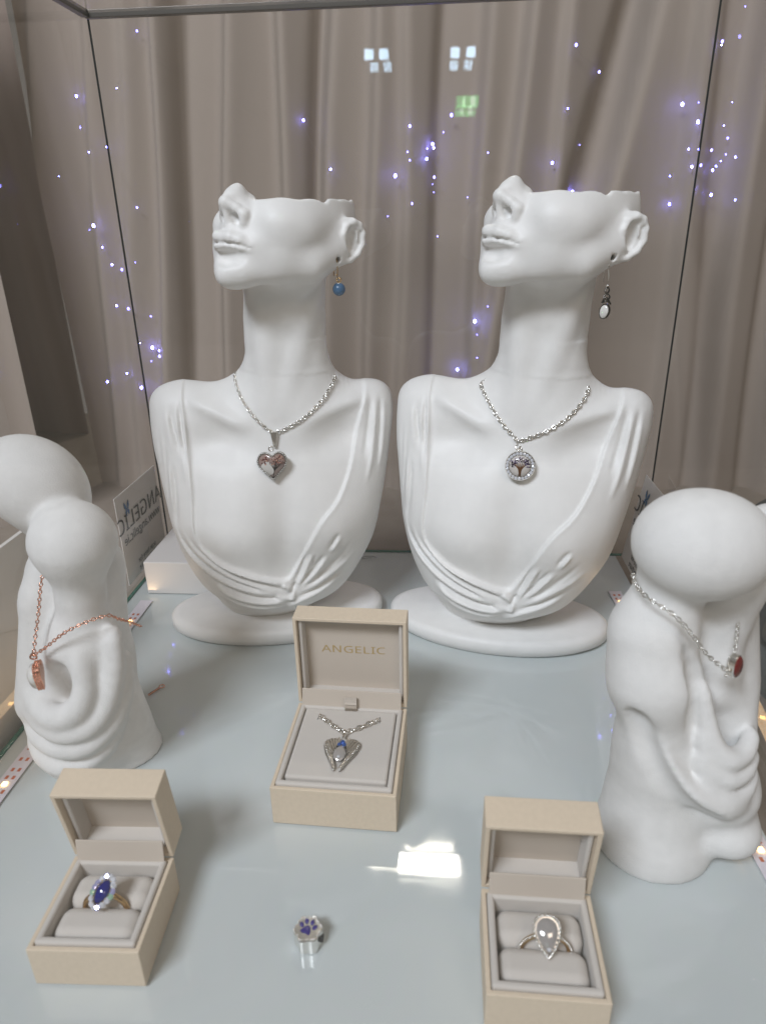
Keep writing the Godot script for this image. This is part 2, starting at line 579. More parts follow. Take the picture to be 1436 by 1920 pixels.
func fairy_lights() -> void:
	var strings := [
		[Vector2(-0.3658, 0.4057), Vector2(-0.3552, 0.3535), Vector2(-0.3712, 0.2802), Vector2(-0.3632, 0.2844), Vector2(-0.3605, 0.2626), Vector2(-0.3521, 0.2448), Vector2(-0.3545, 0.2020), Vector2(-0.3801, 0.1170), Vector2(-0.3565, 0.1258)],
		[Vector2(-0.2909, 0.4567), Vector2(-0.3153, 0.4084), Vector2(-0.3370, 0.3581), Vector2(-0.3139, 0.3010), Vector2(-0.3236, 0.2471), Vector2(-0.3419, 0.2396), Vector2(-0.3394, 0.1989), Vector2(-0.3177, 0.1899)],
		[Vector2(-0.3321, 0.1614), Vector2(-0.3216, 0.1552), Vector2(-0.3118, 0.1527), Vector2(-0.3121, 0.1466), Vector2(-0.3238, 0.1405), Vector2(-0.3394, 0.1105), Vector2(-0.3257, 0.1022)],
		[Vector2(-0.1075, 0.3322), Vector2(-0.1343, 0.3774), Vector2(-0.0506, 0.2874)],
		[Vector2(0.0054, 0.3642), Vector2(0.0131, 0.3785), Vector2(-0.0273, 0.3674), Vector2(-0.0106, 0.3489), Vector2(-0.0052, 0.3531), Vector2(-0.0041, 0.3497), Vector2(-0.0274, 0.3377), Vector2(-0.0295, 0.3450), Vector2(-0.0110, 0.3397), Vector2(-0.0423, 0.3247), Vector2(-0.0033, 0.3233), Vector2(-0.0049, 0.3169), Vector2(-0.0037, 0.3094)],
		[Vector2(0.0493, 0.3431), Vector2(0.0311, 0.3041), Vector2(-0.0253, 0.2987), Vector2(0.0007, 0.2672)],
		[Vector2(0.0551, 0.1969), Vector2(0.0417, 0.1817), Vector2(0.0445, 0.1679), Vector2(0.0453, 0.1432), Vector2(0.0248, 0.1265)],
		[Vector2(0.1268, 0.4300), Vector2(0.1550, 0.4122), Vector2(0.1239, 0.3791), Vector2(0.1426, 0.3502), Vector2(0.1129, 0.3329), Vector2(0.1406, 0.3073), Vector2(0.1059, 0.2956)],
		[Vector2(0.2324, 0.3805), Vector2(0.2450, 0.3806), Vector2(0.2465, 0.3642), Vector2(0.2436, 0.3420), Vector2(0.2505, 0.3409), Vector2(0.2480, 0.3263), Vector2(0.2546, 0.3271), Vector2(0.2309, 0.3190), Vector2(0.2355, 0.2934)],
		[Vector2(0.2775, 0.4567), Vector2(0.2578, 0.4282), Vector2(0.2595, 0.4265), Vector2(0.2776, 0.3625), Vector2(0.2825, 0.3513), Vector2(0.2674, 0.3410), Vector2(0.2834, 0.3373), Vector2(0.2802, 0.3317), Vector2(0.2758, 0.3271), Vector2(0.2713, 0.3234), Vector2(0.2738, 0.3010)],
	]
	var words := ["far left, seen through the side glass", "left, just inside the case corner", "low left, beside the shoulder of the left bust", "between the left ear and the curtain fold", "thickest cluster in the middle", "sparse one around the chin of the second bust", "hanging beside the second bust's neck", "scattered one above the second bust", "bunched at the back right corner", "farthest right, seen through the side glass"]
	for i in strings.size():
		var o := thing("fairy_light_string", "thin string of tiny violet fairy lights, " + words[i], "fairy lights", Vector3.ZERO, 0.0, "fairy light strings on the curtain")
		var ends := []
		for p: Vector2 in strings[i]:
			var z := -0.80 + curtain_z(p.x, p.y) + rng.randf_range(0.006, 0.013)
			var st := start()
			var r := 0.45 + 1.0 * pow(rng.randf(), 1.6)
			sphere(st, Vector3.ZERO, Vector3(r, r * 1.3, r), Basis(), 5, 7)
			var b := obj("bulb", st, [M.fairy, M.fairy_dim, M.fairy, M.fairy_bright, M.fairy_dim][rng.randi() % 5], o)
			b.position = Vector3(p.x, p.y, z)
			ends.append(Vector3(p.x, p.y, z - 0.001) * 1000.0)
		var wire := start()
		ends.insert(0, ends[0] + Vector3(4, 60, -2))
		tube(wire, soft_path(ends, 4), 0.09, 4)
		obj("wire", wire, M.wire, o)

# ---------------------------------------------------------------- the case
func case_of_glass() -> void:
	var o := thing("display_case", "clear glass display case with a pale glossy shelf and dark joints", "display case", Vector3.ZERO)
	var st := start()
	bx(st, Vector3(-43, -3, -285), Vector3(414, 6, 571), 0.6)
	obj("shelf_panel", st, M.shelf, o)
	var H2 := 421.0
	var sides := {"back": [Vector3(-250, 0, -571), Vector3(188, 0, -571)], "left": [Vector3(-250, 0, -571), Vector3(-250, 0, -60)], "right": [Vector3(188, 0, -571), Vector3(160, 0, -60)], "front": [Vector3(-250, 0, -60), Vector3(160, 0, -60)]}
	for k: String in sides:
		st = start()
		var a: Vector3 = sides[k][0]
		var b: Vector3 = sides[k][1]
		var n := (b - a).cross(Vector3.UP).normalized()
		rect(st, a + Vector3(0, -6, 0), b + Vector3(0, -6, 0), b + Vector3(0, H2, 0), a + Vector3(0, H2, 0), [n, n, n, n])
		obj("glass_pane", st, M.pane, o)
		if k == "front":
			continue
		# the green cut edge of the shelf glass along this side
		st = start()
		var along := (b - a).normalized()
		var inner := n if n.dot(Vector3(-35, 0, -300) - a) > 0.0 else -n
		var t := Basis(along, Vector3.UP, along.cross(Vector3.UP))
		bx(st, (a + b) * 0.5 + inner * (1.6 if k != "right" else 12.0) + Vector3(0, 0.6, 0), Vector3((b - a).length() - 5.0, 1.6, 2.6), 0.4, t)
		obj("glass_edge", st, M.green, o)
	st = start()
	rect(st, Vector3(-250, H2, -571), Vector3(188, H2, -571), Vector3(160, H2, -60), Vector3(-250, H2, -60), [Vector3.DOWN, Vector3.DOWN, Vector3.DOWN, Vector3.DOWN])
	obj("glass_lid", st, M.pane, o)
	for p in [Vector3(-250, 0, -571), Vector3(188, 0, -571)]:
		st = start()
		bx(st, p + Vector3(0, H2 * 0.5, 0), Vector3(1.3, H2 - 4.0, 1.3), 0.3)
		obj("corner_joint", st, M.joint, o)
	st = start()
	bx(st, Vector3(-31, H2 + 1.0, -572), Vector3(442, 5, 5), 0.5)
	obj("top_rail", st, M.rail, o)
	st = start()
	bx(st, Vector3(-251, H2 + 1.0, -315), Vector3(5, 5, 508), 0.5)
	obj("top_rail", st, M.rail, o)
	for side in 2:
		led_tape(side)

func led_tape(side: int) -> void:
	var a: Vector3 = [Vector3(-232, 0, -470), Vector3(147, 0, -500)][side]
	var b: Vector3 = [Vector3(-232, 0, -225), Vector3(158, 0, -222)][side]
	var along := (b - a).normalized()
	var t := Basis(along, Vector3.UP, along.cross(Vector3.UP))
	var o := thing("led_tape", ["white LED tape with copper pads along the edge beside the two-headed couple", "white LED tape with copper pads along the edge behind the bowed couple"][side], "LED tape", Vector3.ZERO, 0.0, "LED tapes on the shelf")
	var st := start()
	var long := (b - a).length()
	bx(st, (a + b) * 0.5 + Vector3(0, 1.3, 0), Vector3(long, 0.5, 10), 0.15, t, 1)
	obj("tape", st, M.tape, o)
	var n := int(long / 33.2)
	var pad := start()
	bx(pad, Vector3.ZERO, Vector3(2.6, 0.14, 1.7), 0.05, Basis(), 1)
	var pm := pad.commit()
	var chip := start()
	bx(chip, Vector3.ZERO, Vector3(2.6, 0.9, 2.6), 0.2, Basis(), 1)
	var cm := chip.commit()
	for i in n + 1:
		var c: Vector3 = a + along * ([32.9, 17.5][side] + i * 33.2) + Vector3(0, 1.6, 0)
		if (c - a).length() > long - 4.0:
			continue
		var led := obj("led", cm, M.led, o)
		led.transform = Transform3D(t, (c + Vector3(0, 0.4, 0)) * 0.001)
		for k in 8:
			var p := obj("solder_pad", pm, M.copper, o)
			p.transform = Transform3D(t, (c + along * [5.2, -5.2, 14.0, -11.0][k / 2] + t.z * (1.9 if k % 2 else -1.9)) * 0.001)

func dust() -> void:
	var st := start()
	for k in 170:
		var p := Vector3(rng.randf_range(-235, 155), 0.15, rng.randf_range(-545, -150))
		var a := rng.randf() * TAU
		var r := 0.10 + 0.32 * pow(rng.randf(), 3.0)
		if k % 9 == 0:
			tube(st, [p, p + Vector3(cos(a), 0.05, sin(a)) * r * 4.0, p + Vector3(cos(a + 0.6), 0.1, sin(a + 0.6)) * r * 9.0], 0.06, 4)
		else:
			sphere(st, p, Vector3(r, 0.12, r * 0.7), Basis(Vector3.UP, a), 3, 5)
	struct("dust", st, M.dust, "stuff")

# ---------------------------------------------------------------- sculptures
func busts(s: Sculpt) -> void:
	var o := thing("jewellery_bust", "white half-face bust in draped cloth wearing the heart pendant and blue earring", "jewellery bust", Vector3(-0.1110,0.0000,-0.4520), 11, "half-face jewellery busts")
	obj("figure", s.build(), M.resin, o)
	var st := start()
	var rim := [[0.0, 1.0, 0.5], [77.0, 1.0, 0.4], [80.5, 3.2, 3.2], [80.5, 9.5, 9.5], [78.5, 12.0, 12.0], [74.0, 13.4, 13.4], [0.0, 14.2, 14.2]]
	for k in rim.size() - 1:
		for i in 72:
			var p := []
			var n := []
			for q in [[k, i], [k, i + 1], [k + 1, i + 1], [k + 1, i]]:
				var a: float = TAU * q[1] / 72.0
				var r: float = rim[q[0]][0]
				var back: float = 0.88 if sin(a) < 0.0 else 1.0
				p.append(Vector3(-7.5 + cos(a) * r, rim[q[0]][1], -3.0 + sin(a) * r * 0.545 * back))
				var up: float = [-1.0, -0.9, -0.5, 0.25, 0.75, 0.97, 1.0][q[0]]
				var out := Vector2(cos(a), sin(a) * 1.7).normalized() * sqrt(maxf(0.0, 1.0 - up * up))
				n.append(Vector3(out.x, up, out.y))
			rect(st, p[0], p[1], p[2], p[3], n)
	obj("base", st, M.resin, o)
	var c := o.duplicate()
	c.name = numbered("jewellery_bust")
	add_child(c)
	c.position = Vector3(0.0543,0.0000,-0.4440)
	c.rotation_degrees.y = -10
	c.set_meta("label", "white half-face bust in draped cloth wearing the round crystal pendant and long silver earring")

func couples(two: Sculpt, one: Sculpt) -> void:
	var a := obj("couple_sculpture", two.build(), M.plaster)
	a.position = Vector3(-0.185, 0, -0.295)
	tag(a, "matte white sculpture of an embracing couple, two egg-shaped heads, rose gold necklace", "sculpture", "embracing couple sculptures")
	var b := obj("couple_sculpture", one.build(), M.plaster)
	b.position = Vector3(0.125, 0, -0.255)
	tag(b, "matte white sculpture of an embracing couple, one large bowed head, red pendant", "sculpture", "embracing couple sculptures")

# ---------------------------------------------------------------- cards and cartons
func butterfly(parent: Node3D, at: Vector3, t: Basis, s: float) -> void:
	for side in [-1.0, 1.0]:
		var st := start()
		var up := PackedVector2Array()
		for p in [Vector2(0.4, 0.5), Vector2(1.5, 4.6), Vector2(4.2, 7.6), Vector2(5.0, 6.6), Vector2(4.4, 2.4), Vector2(2.6, 0.2)]:
			up.append(Vector2(p.x * side, p.y) * s)
		slab(st, up, 0.1, at, t, 0.02)
		var low := PackedVector2Array()
		for p in [Vector2(0.4, 0.2), Vector2(2.6, -0.1), Vector2(4.0, -1.8), Vector2(3.6, -4.6), Vector2(2.0, -5.6), Vector2(0.6, -2.6)]:
			low.append(Vector2(p.x * side, p.y) * s)
		slab(st, low, 0.1, at, t, 0.02)
		obj("butterfly_wing", st, M.wing_blue, parent)
		st = start()
		for v in [[Vector2(0.5, 0.3), Vector2(4.4, 6.9)], [Vector2(0.5, 0.3), Vector2(4.5, 3.0)], [Vector2(0.5, 0.0), Vector2(3.7, -3.8)], [Vector2(0.5, 0.0), Vector2(2.2, -5.4)], [Vector2(4.4, 7.3), Vector2(4.9, 5.8)], [Vector2(4.9, 5.8), Vector2(4.3, 2.2)], [Vector2(1.5, 4.6), Vector2(4.2, 7.5)]]:
			tube(st, [at + t * Vector3(v[0].x * side * s, v[0].y * s, 0.06), at + t * Vector3(v[1].x * side * s, v[1].y * s, 0.06)], 0.17 * s, 4)
		obj("wing_vein", st, M.wing_dark, parent)

func words(parent: Node3D, what: String, called: String, at: Vector3, t: Basis, high: float, m: Material, stretch := 1.0) -> void:
	var o := obj(called, writing(what, high, 0.12), m, parent)
	o.transform = Transform3D(t * Basis.from_scale(Vector3(stretch, 1, 1)), at * 0.001)

func cards() -> void:
	# two stickers on the outside of the side panes; from inside, their lettering reads backwards
	for side in 2:
		var o := thing("shop_card", ["white shop card stuck to the glass beside the white carton, lettering reversed", "white shop card leaning beside the shelf edge behind the bowed couple, lettering reversed"][side], "card", [Vector3(-0.2525, 0.0, -0.531), Vector3(0.1645, 0.0002, -0.517)][side], [0.0, 0.0][side], "shop cards on the side glass")
		var out: float = [-1.0, 1.0][side]
		o.rotation_degrees.z = [0.0, -8.7][side]
		var st := start()
		bx(st, Vector3(out * 1.6, 43, 0), Vector3(0.6, 78, 84), 0.1, Basis(), 1)
		obj("card", st, M.card, o)
		# facing outward; text runs along the outward viewer's right
		var t := Basis(Vector3(0, 0, 1) if side == 0 else Vector3(0, 0, -1), Vector3.UP, Vector3(out, 0, 0))
		t = Basis(Vector3.UP.cross(t.z), Vector3.UP, t.z)
		words(o, "ANGELIC", "lettering", Vector3(out * 0.7, 56, 0), t, 13.5, M.ink, 1.22)
		words(o, "www.angelic.ie", "lettering", Vector3(out * 0.7, 42, 0), t, 7.4, M.ink, 1.1)
		words(o, "scan here for", "lettering", Vector3(out * 0.7, 16, 0), t, 4.6, M.ink)
		words(o, "our brochure", "lettering", Vector3(out * 0.7, 9.5, 0), t, 4.6, M.ink)
		butterfly(o, Vector3(out * 0.7, 66, [24.0, -24.0][side]), t, 0.95)
	var c := obj("carton", start_box(Vector3(0, 14.6, 0), Vector3(84, 29.2, 80), 0.9), M.carton)
	c.position = Vector3(-0.194, 0.0004, -0.523)
	tag(c, "low plain white carton behind the bust with the heart pendant", "carton")
	var p := obj("poster_card", start_box(Vector3(0, 52, 0), Vector3(3, 124, 170), 0.4), M.card)
	p.position = Vector3(-0.262, -0.01, -0.30)
	p.rotation_degrees.z = 0
	tag(p, "large white card standing outside the glass beside the two-headed couple", "card")

func start_box(c: Vector3, size: Vector3, r: float) -> SurfaceTool:
	var st := start()
	bx(st, c, size, r)
	return st

# ---------------------------------------------------------------- gift boxes (millimetres, origin under the middle of the base)
func gift_box(label: String, at: Vector3, yaw: float, w: float, d: float, h: float, tall: float, deep: float, lean: float, for_ring: bool) -> Node3D:
	var o := thing("gift_box", label, "gift box", at, yaw, "open cream gift boxes")
	var wall := 2.0
	var st := start()
	bx(st, Vector3(0, 1.5, 0), Vector3(w - 3.0, 2, d - 3.0), 0.3)
	bx(st, Vector3(-w * 0.5 + wall * 0.5, h * 0.5 + 0.4, 0), Vector3(wall, h - 0.8, d), 0.5)
	bx(st, Vector3(w * 0.5 - wall * 0.5, h * 0.5 + 0.4, 0), Vector3(wall, h - 0.8, d), 0.5)
	bx(st, Vector3(0, h * 0.5 + 0.4, d * 0.5 - wall * 0.5), Vector3(w - 0.06, h - 0.86, wall + 0.04), 0.5)
	bx(st, Vector3(0, h * 0.5 + 0.4, -d * 0.5 + wall * 0.5), Vector3(w - 0.06, h - 0.86, wall + 0.04), 0.5)
	obj("base", st, M.paper, o)
	# velvet tray standing a little above the base
	st = start()
	var iw := w - wall * 2.0 - 0.5
	var id := d - wall * 2.0 - 0.5
	var rim := 2.8
	for sx in [-1.0, 1.0]:
		bx(st, Vector3(sx * (iw - rim) * 0.5, h * 0.5 + 2.0, 0), Vector3(rim, h - 1.0, id), 1.25, Basis(), 3)
	bx(st, Vector3(0, h * 0.5 + 2.0, (id - rim) * 0.5), Vector3(iw - 0.1, h - 1.1, rim + 0.1), 1.25, Basis(), 3)
	bx(st, Vector3(0, h * 0.5 + 2.0, -(id - rim) * 0.5), Vector3(iw - 0.1, h - 1.1, rim + 0.1), 1.25, Basis(), 3)
	obj("velvet_tray", st, M.velvet, o)
	if for_ring:
		# two rolls with the slot between them
		for k in 2:
			st = start()
			bx(st, Vector3(0, h * 0.5 + 0.5, [7.8, -7.8][k]), Vector3(iw - rim * 2.0 - 0.8, h - 3.0, 15.0), 5.2, Basis(), 6)
			obj("cushion", st, M.velvet, o)
	else:
		st = start()
		bx(st, Vector3(0, h * 0.5 + 1.6, -1.5), Vector3(iw - rim * 2.0 - 1.0, h - 1.6, id - rim * 2.0 - 2.4), 1.6, Basis(), 3)
		obj("cushion", st, M.velvet, o)
		st = start()
		for sx in [-1.0, 1.0]:
			bx(st, Vector3(sx * 17.2, h + 0.82, -20.5), Vector3(0.5, 0.3, 5.0), 0.1, Basis(Vector3.UP, sx * 0.1), 1)
		obj("slot", st, M.hole, o)
	# flap that covers the hinge
	var t := Basis(Vector3.RIGHT, deg_to_rad(lean))
	st = start()
	bx(st, Vector3(0, h + 5.2, -d * 0.5 + wall + 0.7), Vector3(iw - 1.5, 13.0, 0.8), 0.35, Basis(Vector3.RIGHT, deg_to_rad(-9)), 1)
	obj("hinge_flap", st, M.suede, o)
	if not for_ring:
		st = start()
		var loop := []
		for i in 13:
			var a := PI * i / 12.0
			loop.append(Vector3(0, h + 0.5 + sin(a) * 8.5, -d * 0.5 + wall + 2.6 + cos(a) * 1.5))
		for i in 12:
			var n := (loop[i] - Vector3(0, h + 3, -d * 0.5 + wall + 2.6)).normalized() as Vector3
			for f in [1.0, -1.0]:
				rect(st, loop[i] + Vector3(-3.4, 0, 0) + n * 0.25 * f, loop[i] + Vector3(3.4, 0, 0) + n * 0.25 * f, loop[i + 1] + Vector3(3.4, 0, 0) + n * 0.25 * f, loop[i + 1] + Vector3(-3.4, 0, 0) + n * 0.25 * f, [n * f, n * f, n * f, n * f])
			for sx in [-3.4, 3.4]:
				flat(st, [loop[i] + Vector3(sx, 0, 0) + n * 0.25, loop[i + 1] + Vector3(sx, 0, 0) + n * 0.25, loop[i + 1] + Vector3(sx, 0, 0) - n * 0.25, loop[i] + Vector3(sx, 0, 0) - n * 0.25], Vector3(sx, 0, 0))
		obj("ribbon_tab", st, M.suede, o)
	# lid, turned up about the hinge
	var hinge := Vector3(0, h + 0.5, -d * 0.5 + 0.2)
	st = start()
	var mid := tall * 0.5
	bx(st, hinge + t * Vector3(0, mid, -deep + 1.0), Vector3(w - 0.4, tall - 0.4, 2.0), 0.5, t)
	for sx in [-1.0, 1.0]:
		bx(st, hinge + t * Vector3(sx * (w - wall) * 0.5, mid, -deep * 0.5), Vector3(wall, tall, deep), 0.5, t)
	bx(st, hinge + t * Vector3(0, tall - wall * 0.5, -deep * 0.5), Vector3(w - 0.06, wall + 0.04, deep - 0.06), 0.5, t)
	bx(st, hinge + t * Vector3(0, wall * 0.5, -deep * 0.5), Vector3(w - 0.06, wall + 0.04, deep - 0.06), 0.5, t)
	var lid := obj("lid", st, M.paper, o)
	st = start()
	var lr := 2.2
	for sx in [-1.0, 1.0]:
		bx(st, hinge + t * Vector3(sx * (iw - lr) * 0.5, mid, -deep * 0.5 - 1.2), Vector3(lr, tall - wall * 2.0 - 0.4, deep - 3.2), 1.0, t, 3)
	bx(st, hinge + t * Vector3(0, tall - wall - lr * 0.5 - 0.2, -deep * 0.5 - 1.3), Vector3(iw - 0.1, lr, deep - 3.4), 1.0, t, 3)
	bx(st, hinge + t * Vector3(0, wall + lr * 0.5 + 0.2, -deep * 0.5 - 1.3), Vector3(iw - 0.1, lr, deep - 3.4), 1.0, t, 3)
	obj("lining", st, M.velvet, lid)
	st = start()
	bx(st, hinge + t * Vector3(0, mid, -deep + 2.4), Vector3(iw - lr * 2.0, tall - wall * 2.0 - lr * 2.0, 0.7), 0.2, t, 1)
	obj("lining_panel", st, M.suede, lid)
	var name_ := obj("lettering", writing("ANGELIC", [4.5, 4.0][int(for_ring)], 0.1), M.gilt, lid)
	name_.transform = Transform3D(t * Basis.from_scale(Vector3(1.45 if not for_ring else 1.25, 1, 1)), (hinge + t * Vector3(0, mid + (2.0 if not for_ring else 9.0), -deep + 2.8)) * 0.001)
	return o

func boxes() -> void:
	gift_box("cream necklace box standing open, winged heart pendant on its pad", Vector3(-0.0468, 0.0002, -0.2858), -2.2, 63.0, 66.0, 24.0, 57.0, 13.5, 0.5, false)
	gift_box("cream ring box with open lid holding the blue stone ring", Vector3(-0.1355, 0.0002, -0.1918), 2.0, 45.0, 43.5, 21.0, 42.0, 14.0, 9.0, true)
	gift_box("cream ring box with open lid holding the grey marquise ring", Vector3(0.0437, 0.0002, -0.1847), -1.0, 45.0, 43.5, 21.0, 42.0, 14.0, 9.0, true)

# ---------------------------------------------------------------- necklaces
func touch(s: Sculpt, p: Vector3, list: PackedInt32Array) -> float:        # how far forward the sculpture's surface is at p.x, p.y
	var z := 70.0
	for i in 90:
		var d := s.field(Vector3(p.x, p.y, z), list)
		if d < 0.05:
			break
		z -= maxf(d * 0.6, 0.08)
		if z < -12.0:
			return -12.0
	return z

func picture(kind: String) -> StandardMaterial3D:
	var n := 192
	var im := Image.create(n, n, false, Image.FORMAT_RGB8)
	im.fill(Color(0.70, 0.69, 0.67))
	var g := RandomNumberGenerator.new()
	g.seed = 5
	if kind == "heart":
		for j in n:
			for i in n:
				var u := i / float(n)
				var v := j / float(n)
				var c := Color(0.56, 0.50, 0.48)
				if pow((u - 0.33) / 0.27, 2.0) + pow((v - 0.56) / 0.27, 2.0) < 1.0:
					c = Color(0.80, 0.79, 0.77)
				elif v < 0.36:
					c = Color(0.60, 0.52, 0.49)
				im.set_pixel(i, j, c)
		for k in 11:
			var end := Vector2(0.40 + 0.056 * k, 0.20 + 0.030 * absf(k - 5.0) + 0.02 * (k % 3))
			stroke(im, [Vector2(0.50, 0.93), Vector2(0.55 + 0.005 * k, 0.62), end], 2 if k % 2 else 1, Color(0.12, 0.08, 0.07))
		for k in 90:
			var p := Vector2(g.randf_range(0.08, 0.94), g.randf_range(0.06, 0.40))
			blot(im, p, g.randi_range(2, 5), [Color(0.36, 0.10, 0.12), Color(0.60, 0.42, 0.38), Color(0.78, 0.60, 0.50), Color(0.30, 0.17, 0.16)][g.randi() % 4])
		stroke(im, [Vector2(0.30, 0.86), Vector2(0.48, 0.94), Vector2(0.66, 0.86)], 3, Color(0.16, 0.09, 0.08))
	else:
		im.fill(Color(0.80, 0.78, 0.76))
		for k in 9:
			stroke(im, [Vector2(0.50 + 0.012 * (k - 4), 0.98), Vector2(0.50 + 0.02 * (k - 4), 0.62), Vector2(0.50 + 0.085 * (k - 4), 0.34)], 3, [Color(0.34, 0.20, 0.10), Color(0.46, 0.30, 0.16), Color(0.28, 0.16, 0.09)][k % 3])
		for k in 120:
			var a := g.randf_range(PI * 0.98, TAU * 1.01)
			var r := g.randf_range(0.24, 0.48)
			blot(im, Vector2(0.5 + cos(a) * r, 0.52 + sin(a) * r * 0.95), g.randi_range(3, 7), [Color(0.16, 0.10, 0.20), Color(0.26, 0.18, 0.28), Color(0.55, 0.50, 0.60), Color(0.10, 0.07, 0.10)][g.randi() % 4])
	var m := mat(Color.WHITE, 0.06)
	m.albedo_texture = ImageTexture.create_from_image(im)
	return m

func blot(im: Image, p: Vector2, r: int, c: Color) -> void:
	var n := im.get_width()
	for y in range(-r, r + 1):
		for x in range(-r, r + 1):
			if x * x + y * y <= r * r:
				im.set_pixel(clampi(int(p.x * n) + x, 0, n - 1), clampi(int(p.y * n) + y, 0, n - 1), c)

func stroke(im: Image, pts: Array, r: int, c: Color) -> void:
	for q in soft_path(pts, 40):
		blot(im, q, r, c)

func pin_to(s: Sculpt, pts: Array, list: PackedInt32Array, off: float) -> Array:
	var out := []
	for q: Vector2 in soft_path(pts, 7):
		out.append(Vector3(q.x, q.y, touch(s, Vector3(q.x, q.y, 0), list) + off))
	return out

func chain_on(o: Node3D, path: Array, behind: Array, long: float, wire: float, m: Material) -> void:
	var st := start()
	links(st, path, long, wire)
	links(st, soft_path(behind, 8), long, wire)
	var c := obj("chain", st, m, o)
	c.set_meta("kind", "stuff")

func necklaces(s: Sculpt) -> void:
	var list := s.all()
	# heart pendant, left bust
	var o := thing("heart_necklace", "silver chain with domed heart pendant printed with a dark tree", "necklace", Vector3(-0.1110,0.0000,-0.4520), 11, "necklaces")
	var a := pin_to(s, [Vector2(-22.9, 188.8), Vector2(-19.3, 177.8), Vector2(-11.5, 166.1), Vector2(-3.0, 157.5), Vector2(1.1, 155.5)], list, 1.3)
	var b := pin_to(s, [Vector2(1.1, 155.5), Vector2(6.8, 156.8), Vector2(20.0, 163.4), Vector2(33.6, 173.5), Vector2(43.6, 185.3)], list, 1.3)
	chain_on(o, a + b, [a[0], Vector3(-10, 196, -17), Vector3(12, 203, -25), Vector3(36, 196, -17), b[-1]], 3.5, 0.5, M.silver)
	var c: Vector3 = a[-1]
	var h := Vector2(-0.9, 136.4)
	var tilt := Basis(Vector3.RIGHT, deg_to_rad(-6))
	var at := Vector3(h.x, h.y, touch(s, Vector3(h.x, h.y - 6.0, 0), list) + 3.4)
	var st := start()
	slab(st, PackedVector2Array([Vector2(-2.3, 0.8), Vector2(2.3, 0.8), Vector2(0.8, -9.6), Vector2(-0.8, -9.6)]), 1.6, Vector3(c.x, c.y, c.z + 1.6), tilt, 0.4)
	obj("bail", st, M.silver, o)
	st = start()
	var ring := []
	for i in 14:
		ring.append(Vector3(at.x, at.y + 11.2, at.z + 0.4) + Vector3(cos(TAU * i / 14) * 1.5, sin(TAU * i / 14) * 1.5, 0))
	tube(st, ring, 0.5, 6, true)
	obj("jump_ring", st, M.silver, o)
	st = start()
	var heart := outline("heart", 19.5, 20.0, 44)
	slab(st, heart, 2.6, at, tilt, 0.4)
	for i in 44:
		var p := heart[i] * 0.95
		sphere(st, at + tilt * Vector3(p.x, p.y, 1.4), Vector3(0.75, 0.75, 0.7), Basis(), 4, 6)
	obj("setting", st, M.dull_silver, o)
	st = start()
	dome(st, outline("heart", 17.4, 17.9, 44), 2.8, at + tilt * Vector3(0, 0, 1.2), tilt, 6, Vector2(0, 1.0))
	obj("stone", st, picture("heart"), o)
	# round pendant, right bust
	o = thing("round_necklace", "silver chain with round crystal-rimmed pendant showing a tree", "necklace", Vector3(0.0543,0.0000,-0.4440), -10, "necklaces")
	a = pin_to(s, [Vector2(-24.4, 183.1), Vector2(-17.2, 173.5), Vector2(-7.2, 161.7), Vector2(2.4, 152.8)], list, 1.3)
	b = pin_to(s, [Vector2(2.4, 152.8), Vector2(14.6, 157.8), Vector2(30.1, 167.2), Vector2(39.6, 177.3), Vector2(42.3, 183.7)], list, 1.3)
	chain_on(o, a + b, [a[0], Vector3(-10, 196, -17), Vector3(12, 203, -25), Vector3(36, 196, -17), b[-1]], 3.7, 0.52, M.silver)
	c = a[-1]
	h = Vector2(4.9, 139.8)
	at = Vector3(h.x, h.y, touch(s, Vector3(h.x, h.y - 6.0, 0), list) + 3.8)
	tilt = Basis(Vector3.RIGHT, deg_to_rad(-8)) * Basis(Vector3.UP, deg_to_rad(4))
	st = start()
	for k in 2:
		ring = []
		for i in 12:
			ring.append(Vector3(lerpf(c.x, at.x, 0.3 + k * 0.5), lerpf(c.y - 1.0, at.y + 9.6, 0.2 + k * 0.75), at.z - 0.4) + Vector3(cos(TAU * i / 12) * (1.5 - k * 0.3), sin(TAU * i / 12) * 1.5, 0.5 * sin(i * 1.0)))
		tube(st, ring, 0.5, 6, true)
	obj("jump_ring", st, M.silver, o)
	st = start()
	slab(st, outline("oval", 18.6, 18.6, 40), 4.6, at, tilt, 0.5)
	obj("setting", st, M.silver, o)
	for i in 24:
		st = start()
		gem(st, Vector3.ZERO, 1.05)
		var g := obj("crystal", st, M.crystal, o)
		g.transform = Transform3D(tilt * Basis(Vector3(1, 0.3, 0).normalized().rotated(Vector3.BACK, i * 2.4), 0.25), (at + tilt * Vector3(cos(TAU * i / 24) * 7.9, sin(TAU * i / 24) * 7.9, 2.7)) * 0.001)
	st = start()
	dome(st, outline("oval", 13.4, 13.4, 40), 2.6, at + tilt * Vector3(0, 0, 2.2), tilt, 6)
	obj("stone", st, picture("round"), o)

